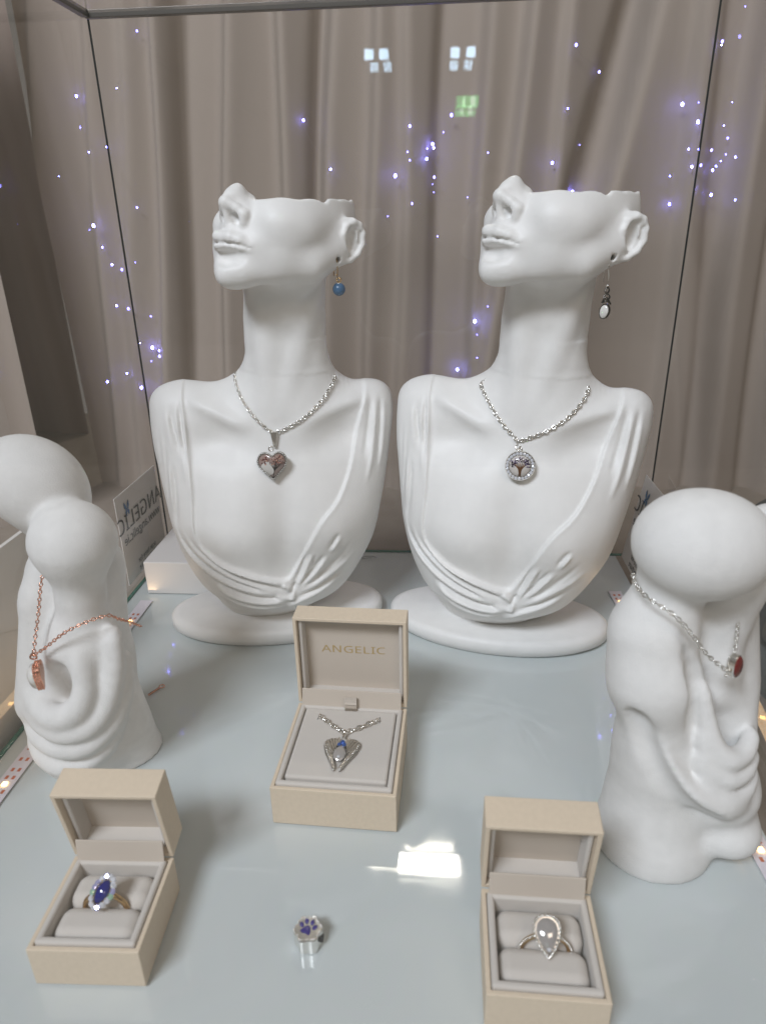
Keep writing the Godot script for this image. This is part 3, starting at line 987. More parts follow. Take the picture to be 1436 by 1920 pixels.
func winged_heart() -> void:
	var o := thing("winged_heart_necklace", "silver angel wing heart pendant with blue stones on a thick chain", "necklace", Vector3(-0.0468, 0.0252, -0.2858), -2.2, "necklaces")
	var y := 1.6
	var st := start()
	links(st, soft_path([Vector3(-17.2, -0.6, -20.5), Vector3(-15.2, y, -18.4), Vector3(-8.0, y, -12.0), Vector3(0.0, y, -6.6)], 6), 4.0, 0.62)
	links(st, soft_path([Vector3(0.0, y, -6.6), Vector3(8.0, y, -12.0), Vector3(15.2, y, -17.6), Vector3(17.2, -0.6, -20.5)], 6), 4.0, 0.62)
	obj("chain", st, M.silver, o).set_meta("kind", "stuff")
	# from here on x runs right, y up the pad, z out of the pad
	var t := Basis(Vector3.RIGHT, Vector3(0, 0, -1), Vector3.UP)
	var f := func(x: float, v: float, z: float) -> Vector3: return t * Vector3(x, v, z) + Vector3(0, 0, 7.0)
	st = start()
	sphere(st, f.call(0, 13.2, 2.4), Vector3(1.6, 1.6, 1.6))
	tube(st, [f.call(0, 12.4, 2.2), f.call(0, 9.6, 1.8)], [1.2, 0.9], 8)
	obj("bail", st, M.silver, o)
	for side in [-1.0, 1.0]:
		st = start()
		slab(st, PackedVector2Array([Vector2(0.6 * side, 6.0), Vector2(3.2 * side, 9.2), Vector2(6.6 * side, 9.0), Vector2(9.4 * side, 6.4), Vector2(9.6 * side, 3.0), Vector2(8.0 * side, -2.0), Vector2(5.0 * side, -7.6), Vector2(1.9 * side, -13.8), Vector2(1.2 * side, -13.8), Vector2(3.2 * side, -4.0), Vector2(2.4 * side, 3.0)]), 1.4, f.call(0, 0, 1.0), t, 0.3)
		obj("wing", st, M.dull_silver, o)
		for k in 5:                        # ribs of the upper wing, then the scaled outer feathers
			st = start()
			var u := k / 4.0
			var pts := []
			for q in soft_path([Vector2(lerpf(2.2, 8.2, u), lerpf(8.9, 6.6, u)), Vector2(lerpf(2.3, 6.2, u), lerpf(6.4, 2.4, u)), Vector2(lerpf(2.1, 3.6, u), lerpf(3.8, -2.4, u))], 5):
				pts.append(f.call(q.x * side, q.y, 2.3))
			var rr := []
			for i in pts.size():
				rr.append(0.35 + 0.28 * sin(PI * (i + 0.5) / pts.size()))
			tube(st, pts, rr, 6)
			obj("feather", st, M.silver, o)
		for k in 9:
			st = start()
			var u := k / 8.0
			for c in 3:
				var q := Vector2(lerpf(8.7, 2.2, pow(u, 1.15)) - c * lerpf(1.25, 0.25, u), lerpf(4.4, -11.2, u) - c * 0.7)
				sphere(st, f.call(q.x * side, q.y, 1.9 + 0.12 * (k % 2)), Vector3(0.85, 0.5, 1.25), Basis(Vector3.UP, (0.45 + 0.1 * c) * side), 4, 7)
			obj("feather", st, M.silver, o)
	st = start()
	dome(st, outline("eye", 11.5, 6.6, 28), 1.7, f.call(-0.2, -2.4, 1.8), t * Basis(Vector3.BACK, PI / 2), 4)
	obj("stone", st, M.smoke, o)
	for p in [Vector3(0.2, 5.8, 2.4), Vector3(-1.2, 3.7, 2.6), Vector3(1.2, 3.7, 2.6)]:
		st = start()
		gem(st, f.call(p.x, p.y, p.z), 1.25, t * Basis(Vector3(1, 0.4, 0).normalized(), 0.25 * sin(p.x * 3.0 + p.y)))
		obj("blue_stone", st, M.blue_stone, o)
	st = start()
	gem(st, f.call(-0.2, -5.8, 3.0), 0.9, t)
	obj("crystal", st, M.crystal, o)

func small_things() -> void:
	winged_heart()
	blue_ring()
	grey_ring()
	paw_bead()
	earrings()
	couple_necklaces()
	# a lash of dark fibre and dust on the shelf
	var st := start()
	tube(st, soft_path([Vector3(0, 0.4, 0), Vector3(4, 1.4, -2), Vector3(9, 1.2, -3), Vector3(14, 0.5, -2)], 5), 0.25, 5)
	tube(st, soft_path([Vector3(1, 0.4, 1.5), Vector3(6, 0.9, 0), Vector3(10, 0.6, -1)], 5), 0.2, 5)
	var o := obj("fibre", st, M.hole)
	o.position = Vector3(-0.0655, 0.0006, -0.553)
	tag(o, "tiny dark fibre lying by the back glass edge between the busts", "fibre")

func blue_ring() -> void:
	var o := thing("blue_stone_ring", "gold ring with a blue marquise stone in a crystal cluster", "ring", Vector3(-0.1355, 0.0, -0.1918), 2.0, "rings")
	var c := Vector3(0, 16.5, 0)
	var st := start()
	var band := []
	for i in 36:
		band.append(c + Vector3(cos(TAU * i / 36) * 8.9, sin(TAU * i / 36) * 8.9, 0))
	tube(st, band, 1.15, 8, true)
	obj("band", st, M.gold, o)
	# the head leans toward the front and turns across the band
	var t := Basis(Vector3.RIGHT, deg_to_rad(-52)) * Basis(Vector3.BACK, deg_to_rad(66))
	var top := c + Vector3(0.6, 10.9, 0.8)
	st = start()
	slab(st, outline("eye", 12.2, 7.4, 28), 1.6, top - t.z * 1.3, t, 0.4)
	obj("setting", st, M.dull_gold, o)
	st = start()
	dome(st, outline("eye", 9.4, 5.4, 24), 1.9, top, t, 3)
	obj("blue_stone", st, M.sapphire, o)
	var rim := outline("eye", 12.2, 8.2, 16)
	for p in rim:
		st = start()
		gem(st, Vector3.ZERO, 1.4)
		var g := obj("crystal", st, [M.crystal, M.crystal_violet, M.crystal, M.crystal_green, M.crystal][rng.randi() % 5], o)
		g.transform = Transform3D(t * Basis(Vector3(p.y, -p.x, 0).normalized(), rng.randf_range(-0.7, 0.1)) * Basis(Vector3.BACK, rng.randf() * TAU), (top + t * Vector3(p.x, p.y, 0.3)) * 0.001)
	st = start()
	for p in rim:
		sphere(st, top + t * Vector3(p.x * 0.86, p.y * 0.80, 0.8), Vector3.ONE * 0.35, Basis(), 4, 6)
	obj("claws", st, M.gold, o)

func grey_ring() -> void:
	var o := thing("grey_stone_ring", "silver ring with a grey marquise stone in a beaded halo", "ring", Vector3(0.0437, 0.0, -0.1847), -1.0, "rings")
	var c := Vector3(1.5, 16.0, 0)
	var st := start()
	var band := []
	for i in 40:
		band.append(c + Vector3(cos(TAU * i / 40) * 9.2, sin(TAU * i / 40) * 9.2, 0))
	tube(st, band, 0.95, 8, true)
	obj("band", st, M.gold, o)
	st = start()
	for i in 26:
		var a := lerpf(0.12, PI - 0.12, i / 25.0)
		sphere(st, c + Vector3(cos(a) * 10.2, sin(a) * 10.2, 0.7), Vector3.ONE * 0.62, Basis(), 4, 6)
	obj("band_beading", st, M.silver, o)
	var t := Basis(Vector3.RIGHT, deg_to_rad(-48)) * Basis(Vector3.BACK, deg_to_rad(-88))
	var top := c + Vector3(0.2, 10.4, 1.4)
	st = start()
	slab(st, outline("drop", 15.0, 11.0, 32), 2.2, top - t.z * 1.2, t, 0.4)
	obj("setting", st, M.silver, o)
	st = start()
	dome(st, outline("drop", 12.2, 8.6, 28), 2.0, top, t, 5)
	obj("stone", st, M.smoke, o)
	st = start()
	for p in outline("drop", 14.2, 10.4, 28):
		sphere(st, top + t * Vector3(p.x, p.y, 0.5), Vector3.ONE * 0.78, Basis(), 4, 6)
	obj("halo_beading", st, M.silver, o)
	st = start()
	gem(st, top + t * Vector3(4.2, 0, 1.2), 0.8, t)
	obj("crystal", st, M.crystal, o)

func paw_bead() -> void:
	var o := thing("paw_charm_bead", "silver bead charm with a purple enamel paw print", "charm bead", Vector3(-0.0506, 0.0002, -0.1935), 8.0)
	var st := start()
	var poly := PackedVector2Array()
	for i in 48:
		var a := TAU * i / 48
		poly.append(Vector2(cos(a), sin(a)) * (5.7 + 0.42 * cos(a * 6.0)))
	var flat_up := Basis(Vector3.RIGHT, Vector3(0, 0, -1), Vector3.UP)
	slab(st, poly, 8.4, Vector3(0, 4.3, 0), flat_up, 0.7)
	obj("barrel", st, M.silver, o)
	st = start()
	for i in 34:
		var p := poly[int(i * 48 / 34.0)] * 0.93
		sphere(st, Vector3(p.x, 8.6, -p.y), Vector3.ONE * 0.52, Basis(), 4, 6)
	obj("beaded_rim", st, M.silver, o)
	st = start()
	tube(st, [Vector3(4.6, 3.6, 0.9), Vector3(6.15, 3.6, 1.2)], 1.7, 12)
	obj("thread_hole", st, M.hole, o)
	for p in [[-2.6, 2.0, 0.3], [-0.5, 3.4, 0.05], [1.9, 2.5, -0.35], [2.9, 0.2, -0.9]]:
		st = start()
		dome(st, outline("oval", 1.8, 2.7, 16), 0.6, Vector3(p[0], 8.55, -p[1]), flat_up * Basis(Vector3.BACK, p[2]), 3)
		obj("toe_enamel", st, M.purple, o)
	st = start()
	dome(st, PackedVector2Array([Vector2(-3.4, -0.6), Vector2(-1.6, 0.9), Vector2(0.2, 1.5), Vector2(1.2, 0.4), Vector2(1.1, -1.8), Vector2(0.4, -3.2), Vector2(-0.8, -2.2), Vector2(-2.6, -1.6)]), 0.7, Vector3(0, 8.55, 0), flat_up, 3, Vector2(-0.8, -0.6))
	obj("pad_enamel", st, M.purple, o)

func hook(o: Node3D, top: Vector3, low: Vector3, m: Material) -> void:
	var st := start()
	tube(st, soft_path([top + Vector3(-1.6, -9.0, -3.2), top + Vector3(-1.4, -3.0, -3.0), top + Vector3(-0.6, 0.6, -1.6), top + Vector3(0.1, 0.9, 0.6), top + Vector3(0.4, -2.0, 1.4), low + Vector3(0.2, 3.0, 0.2), low], 5), 0.33, 6)
	obj("hook", st, m, o)

func earrings() -> void:
	var o := thing("blue_drop_earring", "drop earring with a glittering blue ball on a silver hook", "earring", Vector3(-0.1110,0.0000,-0.4520), 11, "earrings")
	var lobe := Vector3(46.6, 260.6, 28.4)
	var ball := Vector3(47.5, 244.1, 28.5)
	hook(o, lobe, ball + Vector3(-0.6, 7.2, 0), M.gold)
	var st := start()
	var ring := []
	for i in 12:
		ring.append(ball + Vector3(0.2, 5.4, 0) + Vector3(cos(TAU * i / 12) * 1.3, sin(TAU * i / 12) * 1.2, 0.4 * sin(i)))
	tube(st, ring, 0.4, 6, true)
	sphere(st, ball + Vector3(-0.8, 8.2, 0), Vector3(0.6, 0.6, 0.6))
	obj("link", st, M.gold, o)
	st = start()
	sphere(st, ball + Vector3(0, 3.4, 0), Vector3(1.7, 0.8, 1.7))
	obj("cap", st, M.silver, o)
	st = start()
	sphere(st, ball, Vector3.ONE * 3.9, Basis(), 14, 20)
	obj("ball", st, M.glitter, o)
	o = thing("knot_drop_earring", "long silver knotwork earring ending in an oval white stone", "earring", Vector3(0.0543,0.0000,-0.4440), -10, "earrings")
	var l2 := Vector3(45.5, 256.9, 29.1)
	var top := Vector3(46.3, 247.1, 29.0)
	var low := Vector3(46.1, 232.4, 29.0)
	hook(o, l2, top + Vector3(0, 0.6, 0), M.silver)
	st = start()
	sphere(st, top + Vector3(-0.2, -0.8, 0.2), Vector3.ONE * 0.8)
	obj("link", st, M.silver, o)
	st = start()
	var span := top.y - low.y - 5.2
	for side in [-1.0, 1.0]:
		var pts := []
		for i in 25:
			var u := i / 24.0
			var wide := lerpf(0.7, 2.3, u)
			pts.append(Vector3(lerpf(top.x, low.x + 0.4, u) + side * sin(u * PI * 2.6) * wide, top.y - 1.4 - span * u, low.z + side * cos(u * PI * 2.6) * 0.5))
		tube(st, pts, 0.48, 6)
	tube(st, soft_path([low + Vector3(-2.0, 4.6, 0), low + Vector3(0, 7.6, 0.4), low + Vector3(2.2, 4.8, 0), low + Vector3(0.2, 5.6, 0.6)], 5, true), 0.45, 6, true)
	obj("knot", st, M.dark_silver, o)
	var t := Basis(Vector3.UP, deg_to_rad(-24)) * Basis(Vector3.BACK, deg_to_rad(-10))
	st = start()
	slab(st, outline("oval", 6.0, 8.6, 24), 2.2, low, t, 0.4)
	obj("setting", st, M.dark_silver, o)
	st = start()
	dome(st, outline("oval", 4.9, 7.4, 24), 1.0, low + t * Vector3(0, 0, 1.0), t, 4)
	obj("stone", st, M.pearl, o)

func couple_necklaces() -> void:
	var o := thing("rose_necklace", "rose gold chain and milled pendant hung over the two-headed couple", "necklace", Vector3(-0.185, 0, -0.295), 0.0, "necklaces")
	var st := start()
	links(st, soft_path([Vector3(-5.6, 125.2, 10.0), Vector3(-6.6, 119.4, 13.0), Vector3(-8.3, 106.6, 17.0), Vector3(-10.2, 95.3, 21.0), Vector3(-11.2, 87.0, 24.0)], 6), 2.6, 0.32)
	links(st, soft_path([Vector3(-11.2, 87.0, 24.0), Vector3(-3.8, 91.9, 25.0), Vector3(6.8, 100.2, 25.0), Vector3(14.9, 104.0, 22.5), Vector3(21.9, 105.9, 19.5), Vector3(27.5, 106.0, 16.5), Vector3(29.0, 101.4, 12.0), Vector3(30.0, 94.0, 3.0), Vector3(29.6, 84.5, -8.0)], 6), 2.6, 0.32)
	obj("chain", st, M.rose, o).set_meta("kind", "stuff")
	var at := Vector3(-11.2, 74.9, 24.0)
	var t := Basis(Vector3.UP, deg_to_rad(-66)) * Basis(Vector3.BACK, deg_to_rad(16))
	st = start()
	var rim := outline("heart", 12.6, 15.0, 36)
	slab(st, rim, 3.6, at, t, 0.5)
	for row in 3:
		for i in 36:
			var p: Vector2 = rim[i] * 1.01
			sphere(st, at + t * Vector3(p.x, p.y, -1.1 + row * 1.1), Vector3.ONE * 0.55, Basis(), 3, 5)
	obj("setting", st, M.rose, o)
	st = start()
	dome(st, outline("heart", 11.6, 14.0, 36), 3.6, at + t * Vector3(0, 0, 1.7), t, 6)
	obj("stone", st, M.pearl, o)
	st = start()
	var ring := []
	for i in 14:
		ring.append(Vector3(-11.4, 86.0, 24.0) + Vector3(cos(TAU * i / 14) * 1.6, sin(TAU * i / 14) * 1.6, 0.6 * sin(i)))
	tube(st, ring, 0.5, 6, true)
	obj("jump_ring", st, M.rose, o)
	st = start()
	var e0 := Vector3(1.6, 0.9, -56.5)
	var e1 := Vector3(6.2, 1.3, -63.5)
	tube(st, soft_path([e0, e0.lerp(e1, 0.5), e1], 3), 0.75, 6)
	ring = []
	for i in 12:
		ring.append(e1 + Vector3(1.2, 0, -1.6) + Vector3(cos(TAU * i / 12) * 1.7, 0.2, sin(TAU * i / 12) * 1.7))
	tube(st, ring, 0.4, 6, true)
	obj("clasp", st, M.rose, o)
	o = thing("red_pendant_necklace", "fine silver chain with an oval red stone hung on the bowed couple", "necklace", Vector3(0.125, 0, -0.255), 0.0, "necklaces")
	st = start()
	links(st, soft_path([Vector3(-42.8, 144.6, -2.0), Vector3(-43.2, 143.5, 5.0), Vector3(-40.4, 142.3, 13.0), Vector3(-32.0, 138.3, 18.5), Vector3(-23.6, 129.2, 18.0), Vector3(-16.3, 120.0, 18.0), Vector3(-6.9, 111.9, 17.0)], 6), 2.8, 0.34)
	links(st, soft_path([Vector3(-5.8, 112.0, 16.0), Vector3(-3.7, 117.7, 13.0), Vector3(-1.5, 120.8, 8.0), Vector3(1.8, 123.5, 0.0)], 6), 2.6, 0.32)
	obj("chain", st, M.silver, o).set_meta("kind", "stuff")
	at = Vector3(-3.5, 113.2, 15.0)
	t = Basis(Vector3.UP, deg_to_rad(42)) * Basis(Vector3.BACK, deg_to_rad(10))
	st = start()
	slab(st, outline("oval", 7.4, 11.4, 28), 2.8, at, t, 0.4)
	for k in 6:
		sphere(st, at + t * Vector3(-3.0 + k * 0.3, -4.2 + k * 1.7, -1.6), Vector3.ONE * 0.7, Basis(), 4, 6)
	obj("setting", st, M.silver, o)
	st = start()
	dome(st, outline("oval", 6.7, 10.6, 28), 1.6, at + t * Vector3(0, 0, 1.2), t, 5)
	obj("stone", st, M.red_stone, o)

# ---------------------------------------------------------------- the half-face bust, in millimetres, origin under the middle of the torso
const NX := 330
const NY := 330
const STEP := 0.6
const X0 := -99.0
const Y0 := 2.0

class Relief:                             # how far the chest stands forward, looked up by place
	var z := PackedFloat32Array()
	func at(x: float, y: float) -> float:
		var u := clampf((x - X0) / STEP, 0.0, NX - 1.001)
		var v := clampf((y - Y0) / STEP, 0.0, NY - 1.001)
		var i := int(u)
		var j := int(v)
		u -= i
		v -= j
		var o := j * NX + i
		return lerpf(lerpf(z[o], z[o + 1], u), lerpf(z[o + NX], z[o + NX + 1], u), v)
	static func even(pts: Array, steps := 4) -> Array:
		var out := []
		for i in pts.size() - 1:
			for s in steps:
				out.append((pts[i] as Vector2).cubic_interpolate(pts[i + 1], pts[maxi(i - 1, 0)], pts[mini(i + 2, pts.size() - 1)], s / float(steps)))
		out.append(pts[-1])
		return out
	func fold(rough: Array, high: float, wide: float, ends := 0.25) -> void:
		var pts := even(rough)
		var total := 0.0
		var lo: Vector2 = pts[0]
		var hi: Vector2 = pts[0]
		for i in pts.size():
			lo = lo.min(pts[i])
			hi = hi.max(pts[i])
			if i:
				total += pts[i].distance_to(pts[i - 1])
		for j in range(maxi(0, int((lo.y - wide * 2.5 - Y0) / STEP)), mini(NY, int((hi.y + wide * 2.5 - Y0) / STEP))):
			for i in range(maxi(0, int((lo.x - wide * 2.5 - X0) / STEP)), mini(NX, int((hi.x + wide * 2.5 - X0) / STEP))):
				var p := Vector2(X0 + i * STEP, Y0 + j * STEP)
				var best := 1e9
				var where := 0.0
				var run := 0.0
				for k in pts.size() - 1:
					var q: Vector2 = pts[k]
					var e: Vector2 = pts[k + 1] - q
					var h := clampf((p - q).dot(e) / e.length_squared(), 0.0, 1.0)
					var dd := (p - q - e * h).length_squared()
					if dd < best:
						best = dd
						where = run + h * e.length()
					run += e.length()
				var t := where / total
				var fade := 1.0 if ends <= 0.0 else smoothstep(0.0, ends, t) * smoothstep(0.0, ends, 1.0 - t)
				z[j * NX + i] += 1.1 * high * fade * exp(-best / (wide * wide * 0.8))

func curve(pts: Array) -> Curve:
	var c := Curve.new()
	c.min_domain = -200.0
	c.max_domain = 400.0
	c.min_value = -300.0
	c.max_value = 300.0
	for p: Vector2 in pts:
		c.add_point(p, 0, 0, Curve.TANGENT_FREE, Curve.TANGENT_FREE)
	for i in c.point_count:
		var a := c.get_point_position(maxi(i - 1, 0))
		var b := c.get_point_position(mini(i + 1, c.point_count - 1))
		var s := (b.y - a.y) / maxf(b.x - a.x, 0.001)
		c.set_point_left_tangent(i, s)
		c.set_point_right_tangent(i, s)
	return c

func bust_relief(cx: PackedFloat32Array, w: PackedFloat32Array) -> Relief:
	var r := Relief.new()
	r.z.resize(NX * NY)
	var deep := curve([Vector2(5, 12), Vector2(14, 17), Vector2(22, 26), Vector2(32, 37), Vector2(45, 41), Vector2(65, 42), Vector2(92, 43), Vector2(120, 37), Vector2(150, 25), Vector2(165, 17), Vector2(178, 8), Vector2(195, -6)])
	var skin := PackedVector2Array([Vector2(-57.7, 194.2), Vector2(-57.2, 179.6), Vector2(-56.9, 168.2), Vector2(-56.5, 152.0), Vector2(-55.7, 135.3), Vector2(-55.0, 114.7), Vector2(-56.4, 94.6), Vector2(-54.1, 82.6), Vector2(-47.6, 75.1), Vector2(-38.7, 69.0), Vector2(-21.9, 61.7), Vector2(-4.1, 55.3), Vector2(3.2, 54.3), Vector2(8.0, 60.7), Vector2(12.6, 69.0), Vector2(19.7, 83.5), Vector2(28.1, 97.5), Vector2(40.6, 110.9), Vector2(49.9, 129.5), Vector2(56.6, 153.3), Vector2(62.5, 172.1), Vector2(64.8, 189.4)])
	skin = PackedVector2Array(Relief.even(Array(skin), 3))
	var edge := skin.duplicate()
	var bumps := [  # x, y, wide x, wide y, high
		[-37, 88, 27, 27, 6.5], [44, 90, 25, 27, 6.5], [4, 92, 11, 42, -4.5], [2, 158, 13, 12, -3.5], [-36, 148, 22, 13, -8.0], [42, 150, 22, 13, -8.0], [10, 58, 26, 16, -2.5],
	]
	for j in NY:
		var y := Y0 + j * STEP
		var d := deep.sample(y)
		for i in NX:
			var x := X0 + i * STEP
			var s := absf(x - cx[j]) / w[j]
			var z := d + (-0.60 * pow(s, 2.3)) * (d + 14.0)
			for b in bumps:
				var ex: float = (x - b[0]) / b[2]
				var ey: float = (y - b[1]) / b[3]
				var q := ex * ex + ey * ey
				if q < 9.0:
					z += b[4] * exp(-q)
			var p := Vector2(x, y)
			var dist := 1e9
			for k in edge.size() - 1:
				var e0: Vector2 = edge[k]
				var e1: Vector2 = edge[k + 1]
				if absf((e0.y + e1.y) * 0.5 - y) < 30.0:
					dist = minf(dist, Geometry2D.get_closest_point_to_segment(p, e0, e1).distance_squared_to(p))
			dist = sqrt(dist)
			if Geometry2D.is_point_in_polygon(p, skin):
				dist = -dist
			z += 2.2 * smoothstep(-0.4, 0.9, dist) + 0.45 * exp(-pow((dist - 1.2) / 1.5, 2.0))
			r.z[j * NX + i] = z
	# collar bones
	r.fold([Vector2(69.8, 173.8), Vector2(50.8, 169.7), Vector2(32.2, 163.6), Vector2(13.2, 156.8)], 3.6, 6.0, 0.3)
	r.fold([Vector2(-59.4, 178.6), Vector2(-41.5, 170.7), Vector2(-24.4, 161.5), Vector2(-10.1, 155.9)], 3.6, 6.0, 0.3)
	# cloth over the left shoulder
	r.fold([Vector2(-56.9, 179.6), Vector2(-56.9, 161.7), Vector2(-55.7, 135.3), Vector2(-54.8, 105.7)], 1.2, 1.6, 0.3)
	r.fold([Vector2(-59.9, 177.3), Vector2(-60.0, 158.4), Vector2(-58.3, 135.2)], -1.9, 1.5, 0.3)
	r.fold([Vector2(-61.7, 176.4), Vector2(-62.2, 158.4), Vector2(-59.7, 135.1), Vector2(-58.0, 114.5)], 1.3, 1.7, 0.3)
	r.fold([Vector2(-66.9, 174.1), Vector2(-65.1, 158.3), Vector2(-61.0, 141.8), Vector2(-58.9, 135.8)], -1.6, 1.5, 0.35)
	r.fold([Vector2(-69.9, 172.1), Vector2(-68.3, 154.9), Vector2(-65.4, 138.2)], 1.2, 2.2, 0.35)
	r.fold([Vector2(-68.3, 138.6), Vector2(-67.8, 124.2), Vector2(-68.8, 102.3), Vector2(-72.1, 86.4)], -2.2, 1.5, 0.3)
	r.fold([Vector2(-70.6, 137.8), Vector2(-71.2, 120.4), Vector2(-72.2, 99.9)], 1.3, 1.8, 0.35)
	r.fold([Vector2(-71.7, 158.1), Vector2(-72.5, 137.6), Vector2(-73.2, 120.1), Vector2(-74.4, 97.7)], -1.6, 1.5, 0.35)
	r.fold([Vector2(-76.2, 157.9), Vector2(-76.0, 137.3), Vector2(-76.1, 112.3)], -1.1, 1.5, 0.35)
	# swags from the left side to the knot
	r.fold([Vector2(-72.8, 101.7), Vector2(-70.3, 84.7), Vector2(-63.3, 71.4), Vector2(-50.9, 60.5), Vector2(-33.9, 52.3), Vector2(-12.3, 45.9), Vector2(1.5, 42.1)], 2.4, 2.4, 0.22)
	r.fold([Vector2(-71.1, 92.6), Vector2(-66.3, 80.0), Vector2(-57.4, 69.4), Vector2(-43.5, 59.5), Vector2(-25.7, 52.0), Vector2(-6.8, 45.2)], -2.4, 1.8, 0.22)
	r.fold([Vector2(-67.2, 93.3), Vector2(-63.1, 83.9), Vector2(-53.9, 72.7), Vector2(-38.7, 62.3), Vector2(-20.5, 53.2), Vector2(-1.3, 44.2)], 2.0, 2.0, 0.22)
	r.fold([Vector2(-63.4, 87.1), Vector2(-56.2, 78.3), Vector2(-43.3, 67.5), Vector2(-25.9, 57.5), Vector2(-4.8, 46.8)], -1.8, 1.6, 0.25)
	r.fold([Vector2(-55.5, 84.1), Vector2(-47.6, 75.1), Vector2(-36.0, 66.6), Vector2(-18.5, 58.3), Vector2(-1.5, 51.2), Vector2(4.3, 44.6)], 2.2, 2.1, 0.2)
	r.fold([Vector2(-39.9, 64.8), Vector2(-25.8, 58.8), Vector2(-9.9, 52.3), Vector2(1.8, 45.3)], -1.7, 1.3, 0.25)
	r.fold([Vector2(-49.2, 49.5), Vector2(-34.9, 42.6), Vector2(-16.6, 38.8), Vector2(3.8, 38.1)], 3.4, 2.6, 0.2)
	r.fold([Vector2(-49.4, 54.7), Vector2(-34.4, 47.1), Vector2(-16.3, 42.0), Vector2(0.2, 39.9)], -2.6, 1.8, 0.2)
	r.fold([Vector2(-44.4, 41.9), Vector2(-32.0, 35.1), Vector2(-15.3, 32.5), Vector2(1.7, 34.5)], 2.2, 2.4, 0.25)
	# the right side: neck edge, shoulder pleats, gathers that run into the knot
	r.fold([Vector2(71.4, 176.0), Vector2(69.2, 155.1), Vector2(65.5, 131.2), Vector2(59.9, 112.5)], 1.8, 2.0, 0.3)
	r.fold([Vector2(67.6, 175.0), Vector2(64.5, 152.3), Vector2(59.2, 128.8)], -1.4, 1.9, 0.3)
	r.fold([Vector2(74.7, 174.4), Vector2(72.8, 151.2), Vector2(69.0, 123.4)], -1.5, 1.6, 0.3)
	r.fold([Vector2(77.2, 171.4), Vector2(75.2, 143.7), Vector2(70.2, 115.8)], 1.3, 1.8, 0.3)
	r.fold([Vector2(41.9, 85.6), Vector2(37.9, 79.8), Vector2(33.8, 72.2)], 1.9, 1.5, 0.4)
	r.fold([Vector2(40.5, 88.3), Vector2(36.2, 82.6), Vector2(31.7, 74.3)], -2.0, 1.6, 0.4)
	r.fold([Vector2(33.0, 71.5), Vector2(28.2, 64.8), Vector2(21.0, 55.7), Vector2(11.9, 47.3)], 2.1, 1.8, 0.35)
	r.fold([Vector2(30.2, 73.7), Vector2(24.9, 66.2), Vector2(18.1, 56.9), Vector2(10.9, 48.3)], -2.1, 1.6, 0.35)
	r.fold([Vector2(22.1, 74.9), Vector2(18.3, 66.3), Vector2(14.0, 55.7), Vector2(8.6, 46.8)], 1.9, 1.5, 0.3)
	r.fold([Vector2(24.3, 75.5), Vector2(20.9, 66.7), Vector2(16.2, 56.3), Vector2(10.8, 46.6)], -1.2, 1.2, 0.35)
	r.fold([Vector2(18.2, 77.5), Vector2(14.7, 67.5), Vector2(10.7, 57.0), Vector2(6.8, 48.8)], -1.7, 1.4, 0.3)
	r.fold([Vector2(49.2, 79.0), Vector2(39.6, 67.7), Vector2(27.8, 56.3), Vector2(12.9, 44.6)], -1.5, 2.2, 0.35)
	r.fold([Vector2(53.6, 71.1), Vector2(42.8, 60.2), Vector2(28.3, 51.0), Vector2(9.7, 41.2)], 1.8, 2.6, 0.3)
	r.fold([Vector2(44.5, 56.3), Vector2(30.8, 48.0), Vector2(17.2, 42.1), Vector2(6.5, 37.8)], -1.8, 1.8, 0.3)
	r.fold([Vector2(40.4, 48.6), Vector2(24.7, 40.9), Vector2(11.2, 36.3), Vector2(-0.6, 29.4)], 2.2, 2.4, 0.25)
	# the knot
	r.fold([Vector2(-1.5, 51.2), Vector2(3.1, 48.3), Vector2(6.0, 41.6), Vector2(4.9, 37.0)], 2.4, 2.0, 0.15)
	r.fold([Vector2(8.8, 51.1), Vector2(6.0, 47.1), Vector2(4.1, 41.8)], -2.4, 1.3, 0.2)
	r.fold([Vector2(-7.0, 42.9), Vector2(0.3, 40.3), Vector2(6.5, 37.8)], 1.5, 1.6, 0.2)
	return r

